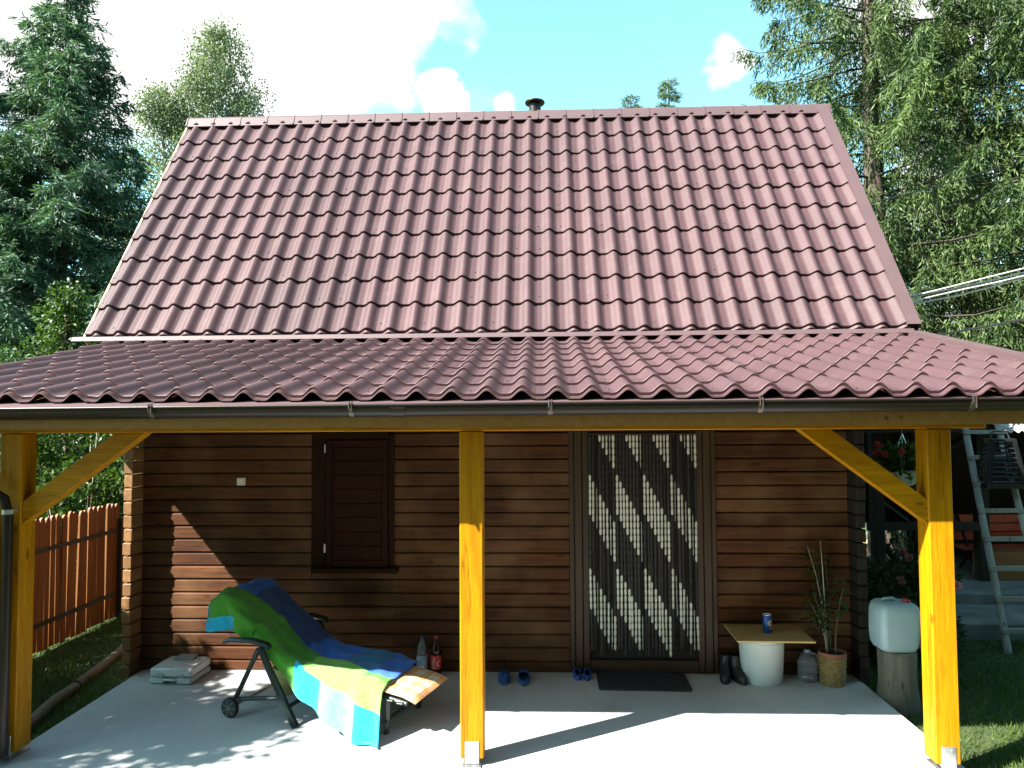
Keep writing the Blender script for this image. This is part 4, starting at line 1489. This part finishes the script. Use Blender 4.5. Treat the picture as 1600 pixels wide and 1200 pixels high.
# ------------------------------------------------------------------ vegetation
def shrub(name, label, cat, loc, rx, ry, h, n, leafsz, mat, stems, stem_mat, seed, group=None, zlo=0.05):
    rng = np.random.default_rng(seed)
    t = empty(name, label, cat, loc, 0, group)
    # clumps
    nc = max(10, n // 220)
    cu = rng.uniform(-1, 1, (nc, 2))
    cz = rng.uniform(zlo, 1, nc)
    cen = np.stack([cu[:, 0] * rx * (1 - 0.35 * cz ** 3), cu[:, 1] * ry * (1 - 0.35 * cz ** 3), cz * h], 1)
    rad = rng.uniform(0.12, 0.34, nc) * min(1.0, h / 1.2)
    ci = rng.integers(0, nc, n)
    d = rng.normal(size=(n, 3))
    d /= np.linalg.norm(d, axis=1, keepdims=True)
    P = cen[ci] + d * (rad[ci] * rng.uniform(0.25, 1.0, n) ** 0.5)[:, None]
    P[:, 2] = np.clip(P[:, 2], 0.02, None)
    D = d + rng.normal(size=(n, 3)) * 0.7 + np.array([0, 0, -0.25])
    V = sprigs(P, D, rng.uniform(.7, 1.3, n) * leafsz, rng.uniform(.4, .62, n) * leafsz, rng)
    soup('crown', V, 4, mat, t)
    for i in range(stems):
        x, y = rng.uniform(-rx, rx), rng.uniform(-ry, ry * .6)
        dx, dy = rng.normal(0, .10, 2) * h
        hh = h * rng.uniform(0.75, 1.08)
        MB().tube([(x, y, -0.03), (x + dx * .3, y + dy * .3, hh * .4), (x + dx, y + dy, hh)], [.011, .008, .004], 5).build('stem', stem_mat, t)
    return t


def spruce(label, loc, H, Rr, seed, mat, lev_gap=0.30, z_lo=0.5, droop=0.35, pend=0.9, dens=13.0, sz=1.0, group=None, z_vis=0.0, prof=0.75, lean=0.0, sparse=1.0):
    rng = np.random.default_rng(seed)
    t = empty('spruce_tree', label, 'tree', loc, rng.uniform(0, 6), group)
    MB().tube([(0, 0, -0.15), (0.02, 0, H * .3), (-0.02, 0.03, H * .7), (0, 0, H)], [H * .016, H * .012, H * .006, .012], 9).build('trunk', M['bark'], t, smooth=60)
    br = MB()
    Ps, Ds, Ls, Ws = [], [], [], []
    z = z_lo
    while z < H - 0.12:
        fr = z / H
        nb = rng.integers(5, 8) if fr < .9 else 4
        a0 = rng.uniform(0, 6.28)
        for b in range(nb):
            if rng.random() > sparse:
                continue
            az = a0 + b * 6.283 / nb + rng.normal(0, .25)
            r_ = Rr * (1 - fr) ** prof * rng.uniform(.62, 1.12) + 0.10
            zz = z + rng.uniform(-.12, .12)
            if zz < z_vis:
                continue
            dirh = np.array([math.cos(az), math.sin(az), 0.0])
            perp = np.array([-dirh[1], dirh[0], 0.0])
            q = np.linspace(0, 1, 7)
            bend = rng.normal(0, .12)
            up0 = 0.30 * fr
            pts = (dirh[None] * (q * r_)[:, None] + perp[None] * (bend * r_ * q ** 2)[:, None])
            pts[:, 2] = zz + r_ * (up0 * q - droop * q ** 1.4 + 0.26 * q ** 4)
            br.tube([tuple(p_) for p_ in pts], [0.006 + 0.010 * r_ * (1 - k) for k in q], 4, cap=False)
            n = int(dens * 1.7 * r_) + 4
            qq = rng.uniform(.04, 1.0, n) ** 0.85
            base = np.stack([np.interp(qq, q, pts[:, i]) for i in range(3)], 1)
            side = rng.choice([-1, 1], n)
            ang = rng.normal(.95, .3, n)
            dd = dirh[None] * np.cos(ang)[:, None] + perp[None] * (np.sin(ang) * side)[:, None]
            dd[:, 2] = -pend * rng.uniform(.25, 1.25, n)
            dd /= np.linalg.norm(dd, axis=1, keepdims=True)
            ll = (0.16 + 0.30 * min(r_, 2.2) * (1.05 - qq) * rng.uniform(.6, 1.3, n) + 0.10 * rng.random(n)) * sz ** .3
            # tip itself
            dd[:2] = dirh + np.array([0, 0, -.1])
            qi = 13
            f = (np.arange(qi)[None] + rng.uniform(0, 1, (n, qi))) / qi
            P = base[:, None] + dd[:, None] * (f * ll[:, None])[..., None]
            P[..., 2] -= 0.15 * (f ** 2) * ll[:, None]
            P += rng.normal(0, .012, P.shape)
            D = dd[:, None] + rng.normal(0, .55, P.shape)
            D[..., 2] -= .15
            Ps.append(P.reshape(-1, 3))
            Ds.append(D.reshape(-1, 3))
            m_ = n * qi
            Ls.append(rng.uniform(.08, .19, m_) * sz)
            Ws.append(rng.uniform(.018, .034, m_) * sz)
        z += lev_gap * (1.15 - .4 * fr) * rng.uniform(.8, 1.2)
    br.build('branches', M['branch'], t)
    P, D, L, W = np.concatenate(Ps), np.concatenate(Ds), np.concatenate(Ls), np.concatenate(Ws)
    soup('crown', sprigs(P, D, L, W, rng), 4, mat, t)
    return t


def leafy(label, name, loc, H, Rx, Ry, z0, n, seed, mat, bark, leaf=.05, hang=.6, group=None, clumps=70, crad=.45):
    rng = np.random.default_rng(seed)
    t = empty(name, label, 'tree', loc, 0, group)
    tr = MB()
    tr.tube([(0, 0, -.15), (.05, .02, H * .35), (-.04, 0, H * .7), (0, 0, H * .97)], [H * .011, H * .009, H * .005, .01], 9)
    tr.build('trunk', bark, t, smooth=60)
    br = MB()
    cz = rng.uniform(0, 1, clumps)
    wid = np.sin(np.pi * np.clip(.10 + cz * .88, 0, 1)) ** .8
    aa = rng.uniform(0, 6.28, clumps)
    rr_ = np.sqrt(rng.uniform(.05, 1, clumps))
    cen = np.stack([np.cos(aa) * rr_ * Rx * wid, np.sin(aa) * rr_ * Ry * wid, z0 + cz * (H - z0)], 1)
    for c in cen:
        zb = max(z0 * .6, c[2] - rng.uniform(.5, 1.3) * min(1.0, H / 6))
        br.tube([(0, 0, zb), tuple(np.array([c[0] * .5, c[1] * .5, (zb + c[2]) / 2 + .1])), tuple(c)], [.02, .013, .005], 4, cap=False)
    br.build('branches', bark, t)
    ci = rng.integers(0, clumps, n)
    d = rng.normal(size=(n, 3))
    d /= np.linalg.norm(d, axis=1, keepdims=True)
    P = cen[ci] + d * (crad * rng.uniform(.5, 1.2, clumps)[ci] * rng.uniform(.1, 1, n) ** .5)[:, None]
    P[:, 2] -= rng.exponential(hang * .5, n) * (rng.random(n) < .5)
    D = d * .6 + rng.normal(size=(n, 3)) * .7 + np.array([0, 0, -hang])
    soup('crown', sprigs(P, D, rng.uniform(.7, 1.3, n) * leaf, rng.uniform(.5, .75, n) * leaf, rng), 4, mat, t)
    return t


GL, GRT = 'tall spruces at the left edge', 'tall spruces on the right'
spruce('tall bluish spruce left of the roof, its tip at the top picture edge', (-8.75, 13.0, -0.1), 10.4, 3.1, 21, M['spruce_blue'], pend=.75, lev_gap=.26, dens=19, z_lo=.6, group=GL)
spruce('dark spruce cut by the left picture edge', (-10.6, 12.4, -0.1), 9.7, 2.9, 22, M['spruce_blue'], pend=.7, dens=13, sz=1.25, z_lo=.6, group=GL)
spruce('shorter dark spruce close behind the left roof edge', (-8.6, 16.2, -0.1), 6.6, 2.4, 23, M['spruce_blue'], pend=.7, dens=15, z_lo=.5, sz=1.35, group=GL)
spruce('dark spruce filling the gap behind the left spruces', (-13.2, 17.5, -0.1), 9.4, 2.6, 24, M['spruce_blue'], pend=.7, dens=9, z_lo=.5, group=GL, sz=1.6)
spruce('big spruce with hanging branches just right of the roof edge', (6.75, 15.0, -1.0), 19.0, 4.0, 31, M['spruce'], lev_gap=.42, pend=2.4, droop=.34, dens=17, z_lo=2.2, prof=.55, group=GRT, sparse=.86)
spruce('big spruce with hanging branches cut by the right picture edge', (9.55, 13.6, -0.9), 18.0, 3.9, 32, M['spruce'], lev_gap=.42, pend=2.4, droop=.32, dens=17, z_lo=1.8, prof=.55, group=GRT, sparse=.86)
spruce('spruce standing in the gap between the two big right-hand spruces', (11.2, 19.5, -1.1), 19.0, 3.4, 33, M['spruce'], lev_gap=.5, pend=1.4, droop=.3, dens=11, z_lo=1.5, prof=.6, group=GRT, sz=1.25, sparse=.7)
for x, y, H, sd, lab in ((3.14, 25, 13.3, 41, 'thin spruce tip above the ridge, the shorter one'), (4.45, 25, 13.9, 42, 'thin spruce tip above the ridge, the taller one')):
    spruce(lab, (x, y, -0.1), H, 1.5, sd, M['spruce'], lev_gap=.24, pend=.15, droop=-.25, dens=7, z_lo=9.0, z_vis=9.0, group='spruce tips above the ridge', prof=.9, sz=.9)
leafy('tall haze-pale birch with a narrow top left behind the roof', 'birch_tree', (-9.95, 22, -0.1), 14.3, 2.0, 1.8, 4.0, 60000, 51, M['birch'], M['birchbark'], .085, 1.2, 'birches behind the roof', 150, .6)
leafy('lower rounded birch between the left spruce and the tall birch', 'birch_tree', (-11.2, 21.2, -0.1), 12.0, 2.3, 1.8, 2.5, 52000, 52, M['birch'], M['birchbark'], .085, .9, 'birches behind the roof', 140, .65)
leafy('leafy tree beyond the fence low at the left edge of the roof', 'young_tree', (-6.9, 10.4, -0.1), 4.1, .8, .8, .6, 9000, 53, M['hedge'], M['bark'], .06, .3, None, 40, .30)
leafy('taller orchard tree left of the porch whose dappled shade falls on the slab', 'orchard_tree', (-6.15, 3.30, -0.1), 4.75, 1.0, .62, 1.9, 15000, 54, M['hedge'], M['bark'], .10, .2, None, 50, .36)
leafy('low bushy tree beside the orchard tree left of the porch', 'orchard_tree', (-6.1, 4.45, -0.1), 3.35, .9, .60, 1.5, 9000, 55, M['hedge'], M['bark'], .10, .2, None, 36, .32)
# spruces added out of view behind the viewpoint to darken the porch shade
def copy_tree(src, loc, rz, sc, label, group):
    r = src.copy()
    COL.objects.link(r)
    r.location, r.rotation_euler, r.scale = loc, (0, 0, rz), (sc, sc, sc)
    r['label'], r['group'] = label, group
    for ch in src.children:
        c = ch.copy()
        COL.objects.link(c)
        c.parent = r


_src = [o for o in bpy.data.objects if o.name.startswith('spruce_tree') and o.parent is None][:3]
for i, (x, y, sc) in enumerate(((-6.5, -8.5, 1.42), (-2.6, -7.2, 1.49), (1.3, -8.0, 1.35), (4.8, -6.8, 1.49), (8.2, -5.6, 1.35), (11.3, -2.2, 1.42), (12.6, 2.2, 1.35), (-11.0, -10.0, 1.49))):
    copy_tree(_src[i % 2], (x, y, -0.1), i * 1.7, sc, 'tall spruce of the forest edge behind the viewpoint', 'added unseen shading spruces')
HG = 'shrubs behind the picket fence'
shrub('leafy_shrub', 'bright leafy shrub behind the fence seen next to the left porch post', 'shrub', (-6.75, 9.0, -0.1), .75, .5, 2.6, 9000, .065, M['hedge'], 6, M['stem'], 61, HG)
shrub('leafy_shrub', 'bright leafy shrub with dry stems behind the fence seen under the left brace', 'shrub', (-5.75, 9.3, -0.1), .62, .5, 2.5, 9500, .065, M['hedge'], 13, M['stem'], 62, HG)
shrub('leafy_shrub', 'leafy shrub behind the fence beside the cabin log ends', 'shrub', (-4.75, 9.6, -0.1), .5, .5, 2.4, 8000, .065, M['hedge'], 7, M['stem'], 63, HG)
shrub('leafy_shrub', 'dark leafy shrub far back behind the fence', 'shrub', (-6.3, 11.2, -0.1), 1.3, .6, 3.0, 11000, .07, M['flowerleaf'], 3, M['stem'], 64, HG)
shrub('leafy_shrub', 'leafy shrub at the far left picture edge behind the fence', 'shrub', (-8.1, 9.2, -0.1), .7, .6, 2.6, 8000, .065, M['hedge'], 2, M['stem'], 65, HG)

# ------------------------------------------------------------------ right side: open garden shed
M['oldconc'] = plain('old mossy concrete', (0.16, 0.165, 0.15), 0.9, 0.35, 4)
shed = empty('garden_shed', 'dark open timber shed with corrugated roof right of the cabin', 'shed', (6.0, 9.8, -0.1))
SO = Vector((6.0, 9.8, -0.1))
part('front_step', MB().box((4.29, 7.82, -0.12), (9.2, 8.60, 0.065), bevel=.012), M['oldconc'], shed, SO)
part('floor_slab', MB().box((4.40, 8.602, -0.12), (9.2, 10.85, 0.185), bevel=.012), M['oldconc'], shed, SO)
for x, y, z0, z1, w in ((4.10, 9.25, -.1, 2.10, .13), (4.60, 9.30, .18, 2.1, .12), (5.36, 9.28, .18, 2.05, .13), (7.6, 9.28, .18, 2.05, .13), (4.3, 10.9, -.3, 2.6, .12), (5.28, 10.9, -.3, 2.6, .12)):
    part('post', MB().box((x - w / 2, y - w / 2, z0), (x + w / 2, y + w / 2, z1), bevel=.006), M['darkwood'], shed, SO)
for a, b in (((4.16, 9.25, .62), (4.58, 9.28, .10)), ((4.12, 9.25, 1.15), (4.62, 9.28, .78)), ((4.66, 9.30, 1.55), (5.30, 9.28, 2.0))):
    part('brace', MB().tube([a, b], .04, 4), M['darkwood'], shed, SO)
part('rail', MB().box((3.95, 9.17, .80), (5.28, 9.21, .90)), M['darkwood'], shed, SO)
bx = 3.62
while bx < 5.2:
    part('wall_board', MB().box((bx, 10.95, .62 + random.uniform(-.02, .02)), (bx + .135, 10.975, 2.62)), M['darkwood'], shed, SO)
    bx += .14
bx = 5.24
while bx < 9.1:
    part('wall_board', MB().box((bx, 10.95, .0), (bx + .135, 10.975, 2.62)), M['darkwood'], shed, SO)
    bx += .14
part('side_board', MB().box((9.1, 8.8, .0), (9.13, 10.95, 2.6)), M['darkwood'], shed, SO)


def corr(x0, x1, y0, z0, y1, z1, per, amp, n_per=8):
    mb = MB()
    nx = int((x1 - x0) / per * n_per)
    vs_ = []
    for i in range(nx + 1):
        x = x0 + (x1 - x0) * i / nx
        dz = amp * math.cos(2 * math.pi * i / n_per)
        vs_ += [(x, y0, z0 + dz), (x, y1, z1 + dz)]
    mb.add(vs_, [(2 * i, 2 * i + 1, 2 * i + 3, 2 * i + 2) for i in range(nx)])
    return mb


m = Mat('rusty pale sheet')
p = m.coords((1, 1, 1), rand=False, world=True)
rs = m.ramp(m.noise(m.coords((3, .5, .5), rand=False, world=True), 2.0, 6), [(0.5, (0, 0, 0)), (0.68, (1, 1, 1))])
c = m.ramp(m.noise(p, 5, 5), [(.3, (0.25, 0.24, 0.22)), (.7, (0.35, 0.33, 0.31))])
m.set(Base_Color=m.mixc(m.math('MULTIPLY', rs, .6), c, (0.42, 0.20, 0.15)), Roughness=.6)
M['rust'] = m.m
part('corrugated_roof', corr(5.36, 9.3, 8.72, 2.00, 11.3, 2.72, .085, .014), M['rust'], shed, SO, True)
part('felt_roof', MB().prism([(9.0, 2.13), (11.3, 2.73), (11.3, 2.70), (9.0, 2.10)], 0, 3.55, 5.33), plain('dark roofing felt', (0.05, 0.055, 0.065), .8), shed, SO)
part('eave_board', MB().box((3.6, 9.03, 1.99), (5.33, 9.06, 2.10)), M['darkwood'], shed, SO)

M['redpaint'] = plain('orange-red paint', (0.42, 0.055, 0.022), .5, .2)
bn = empty('garden_bench', 'orange-red painted bench inside the dark shed', 'bench', (6.2, 9.9, .185))
for i in range(3):
    MB().box((-.85, .12, .36 + i * .115), (1.0, .14, .465 + i * .115), bevel=.004).build('back_board', M['redpaint'], bn)
for i in range(3):
    MB().box((-.85, -.30 + i * .13, .30), (1.0, -.18 + i * .13, .322), bevel=.004).build('seat_board', M['redpaint'], bn)
for x in (-.72, .1, .85):
    MB().tube([(x, -.28, .0), (x, .13, .70)], .022, 4).build('leg', M['darkwood'], bn)
    MB().tube([(x, .10, .0), (x, -.20, .30)], .022, 4).build('leg', M['darkwood'], bn)
tbx = MB().box((-.28, -.2, 0), (.28, .2, .34), bevel=.01)
tag(tbx.build('wooden_crate', wood('orange crate wood', (.20, .075, .02), (.33, .14, .04), 0, .7, stretch=9), None, (5.72, 9.45, .186)), 'orange-brown wooden box on the shed floor in front of the bench', 'crate')

# yellow sunlit playhouse-like cabinet down the slope
yh = empty('yellow_hut', 'small sunlit yellow wooden hut seen through the gap under the shed', 'hut', (7.30, 16.0, -1.26), R(-25))
yw = wood('yellow board', (.50, .30, .04), (.68, .44, .08), 2, .6, stretch=8, knots=False)
for i in range(7):
    MB().box((-.5 + i * .145, -.4, 0), (-.362 + i * .145, -.375, .78 + 0.0 * i), bevel=.003).build('wall_board', yw, yh)
    MB().box((-.5, -.37 + i * .11, 0), (-.475, -.265 + i * .11, .78), bevel=.003).build('wall_board', yw, yh)
MB().box((-.47, -.37, 0), (.5, .4, .76)).build('inner_wall', M['darkwood'], yh)
MB().prism([(-.62, .78), (.62, .78), (0.0, 1.10)], 1, -.5, .5).build('roof', plain('pale hut roof', (.52, .42, .24), .7), yh)
MB().box((.05, -.405, .30), (.40, -.399, .60)).build('window', M['dark'], yh)

# ladder
ld = empty('wooden_ladder', 'grey weathered wooden ladder leaning on the shed roof at right', 'ladder', (4.72, 7.4, -.1))
A0, A1 = Vector((4.475, 7.37, -.12)), Vector((4.80, 8.66, 2.42))
B0, B1 = A0 + Vector((.47, 0.02, 0)), A1 + Vector((.36, .02, 0))
LOo = Vector((4.72, 7.4, -.1))
for a, b in ((A0, A1), (B0, B1)):
    part('rail', MB().tube([a, b], .036, 8, flat=.75), M['greywood'], ld, LOo, 50)
for i in range(9):
    f = .085 + i * .1075
    a, b = A0.lerp(A1, f), B0.lerp(B1, f)
    a = a + Vector((-.045, -.03, 0))
    b = b + Vector((.045, -.03, 0))
    dx = (b - a)
    part('rung', MB().box((0, -.018, -.022), (dx.length, .018, .022), 0, Matrix.Translation(a) @ dx.to_track_quat('X', 'Z').to_matrix().to_4x4()), M['greywood'], ld, LOo)
# black slotted crate hanging on the ladder
cr = empty('plastic_crate', 'black slotted plastic basket hanging on the grey ladder', 'basket', (4.90, 8.10, 1.42), R(-6))
bp = plain('black basket plastic', (.010, .011, .013), .4)
cb, ct = rrect(.20, .12, .05, 4), rrect(.13, .09, .04, 4)
MB().prism(cb, 2, 0.0, .05).build('bottom', bp, cr, smooth=40)
MB().prism(rrect(.135, .095, .04, 4), 2, .49, .52).build('rim', bp, cr, smooth=40)
n_ = len(cb)
for k in range(n_):
    a, b = cb[k], ct[k]
    MB().tube([(a[0] * .97, a[1] * .97, .04), (a[0] * .95, a[1] * .95, .16), (b[0], b[1], .50)], .011, 4).build('stave', bp, cr)
for i in range(9):
    f = i / 8
    s_ = 1 - .34 * f
    ring = [(x * s_ * .97, y * s_ * .97, .07 + f * .40) for x, y in cb] + [(cb[0][0] * s_ * .97, cb[0][1] * s_ * .97, .07 + f * .40)]
    MB().tube(ring, .008, 4, cap=False).build('hoop', bp, cr)
MB().tube([(-.10, 0, .50), (-.07, 0, .60), (.07, 0, .60), (.10, 0, .50)], .010, 6).build('handle', bp, cr)

# hanging flower basket
hb = empty('hanging_flowers', 'hanging pot of red geraniums right of the cabin', 'plant', (3.36, 7.02, 1.55))
MB().lathe([(.07, 0), (.10, .02), (.13, .12), (.135, .125), (.135, .14), (.12, .14)], 20).build('pot', plain('pale green pot', (.28, .40, .36), .5), hb, smooth=40)
for a in (0, 2.1, 4.2):
    MB().tube([(.12 * math.cos(a), .12 * math.sin(a), .13), (0, 0, .48)], .004, 4).build('hanger', M['steel'], hb)
MB().tube([(0, 0, .48), (0, 0, 1.24)], .004, 5).build('hook', M['steel'], hb)
rng = np.random.default_rng(77)
n = 900
d = rng.normal(size=(n, 3))
d /= np.linalg.norm(d, axis=1, keepdims=True)
P = d * rng.uniform(.05, 1, (n, 1)) ** .5 * np.array([.24, .22, .17]) + np.array([0, 0, .22])
soup('leaves', sprigs(P, d + rng.normal(size=(n, 3)) * .6, rng.uniform(.04, .07, n), rng.uniform(.03, .05, n), rng), 4, M['hedge'], hb)
for i in range(9):
    a, e = rng.uniform(0, 6.28), rng.uniform(.2, 1)
    c_ = np.array([.22 * math.cos(a), .20 * math.sin(a), .24 + .16 * e])
    nn = 40
    d = rng.normal(size=(nn, 3))
    d /= np.linalg.norm(d, axis=1, keepdims=True)
    soup('blossom', sprigs(c_ + d * .012, d, np.full(nn, .026), np.full(nn, .022), rng), 4, M['red'], hb)

# rose bushes in the bed right of the slab
for i, (x, y, rx, h, nb, lab) in enumerate(((3.42, 7.35, .45, .85, 3, 'dark leafy rose bush behind the water canister'), (3.78, 7.75, .26, .95, 5, 'dark rose bush with pink blossoms left of the right porch post'))):
    t = shrub('rose_bush', lab, 'shrub', (x, y, -.1), rx, .35, h, 5200, .05, M['flowerleaf'], 7, M['bark'], 70 + i, 'rose bushes beside the slab')
    rng = np.random.default_rng(90 + i)
    for k in range(nb):
        c_ = np.array([rng.uniform(-rx, rx) * .9, -rng.uniform(.1, .42), h * rng.uniform(.75, 1.05)])
        nn = 34
        d = rng.normal(size=(nn, 3))
        d /= np.linalg.norm(d, axis=1, keepdims=True)
        soup('blossom', sprigs(c_ + d * .008, d, np.full(nn, .040), np.full(nn, .036), rng), 4, M['pink'], t)

# overhead lines
def wire(name, label, a, b, sag, rads, mat, cat='cable'):
    a, b = Vector(a), Vector(b)
    t = empty(name, label, cat, a)
    for (oz, oy, r_) in rads:
        pts = []
        for f in np.linspace(0, 1, 16):
            q = a.lerp(b, f) + Vector((0, oy, oz * (0.6 + .8 * abs(math.sin(f * 9 + oz * 60))))) - Vector((0, 0, sag * 4 * f * (1 - f)))
            pts.append(q - a)
        MB().tube(pts, r_, 6).build('strand', mat, t, smooth=60)
    return t


palew = plain('pale cable sheath', (.42, .41, .38), .5, .1)
wire('overhead_cable', 'pale bundled overhead cable meeting the right roof edge', (3.56, 7.85, 3.36), (12.0, 11.6, 6.15), .28, [(.045, 0, .011), (.015, .02, .011), (-.02, 0, .011), (-.045, .02, .011)], palew)
wire('overhead_cable', 'single black overhead wire crossing the right spruces highest up', (3.4, 9.3, 4.7), (13.5, 16.0, 9.0), .25, [(0, 0, .011)], M['black_pl'])
wire('overhead_cable', 'black overhead wire just above the right end of the porch roof', (3.56, 7.45, 2.94), (12.0, 11.0, 5.1), .22, [(0, 0, .012)], M['black_pl'])

# ------------------------------------------------------------------ grass
def grass(name, boxes, per_m2, hmin, hmax, seed):
    rng = np.random.default_rng(seed)
    Vs = []
    for (x0, x1, y0, y1) in boxes:
        n = int((x1 - x0) * (y1 - y0) * per_m2)
        x, y = rng.uniform(x0, x1, n), rng.uniform(y0, y1, n)
        pat = .6 + .6 * np.clip(np.sin(x * 2.3 + 1.7 * np.sin(y * 1.9)) * .5 + .5, 0, 1)
        z = ground_h(x, y) + 0.012 * np.sin(x * 3.1 + 1.3 * np.sin(y * 2.2)) * np.cos(y * 2.7)
        P = np.stack([x, y, z - .004], 1)
        h = rng.uniform(hmin, hmax, n) * pat
        D = np.stack([rng.normal(0, .45, n), rng.normal(0, .45, n), np.ones(n)], 1)
        D /= np.linalg.norm(D, axis=1, keepdims=True)
        a = rng.uniform(0, 6.28, n)
        S = np.stack([np.cos(a), np.sin(a), np.zeros(n)], 1) * rng.uniform(.003, .006, (n, 1))
        Vs.append(np.stack([P - S, P + S, P + D * h[:, None]], 1))
    o = soup(name, np.concatenate(Vs), 3, M['grassblade'])
    return tag(o, 'short green lawn grass around the porch', 'grass', None, 'stuff')


grass('lawn_grass', [(2.66, 5.6, 4.0, 7.8), (-5.0, -3.56, 4.2, 8.9), (2.75, 4.25, 7.8, 9.2)], 2600, .035, .085, 5)
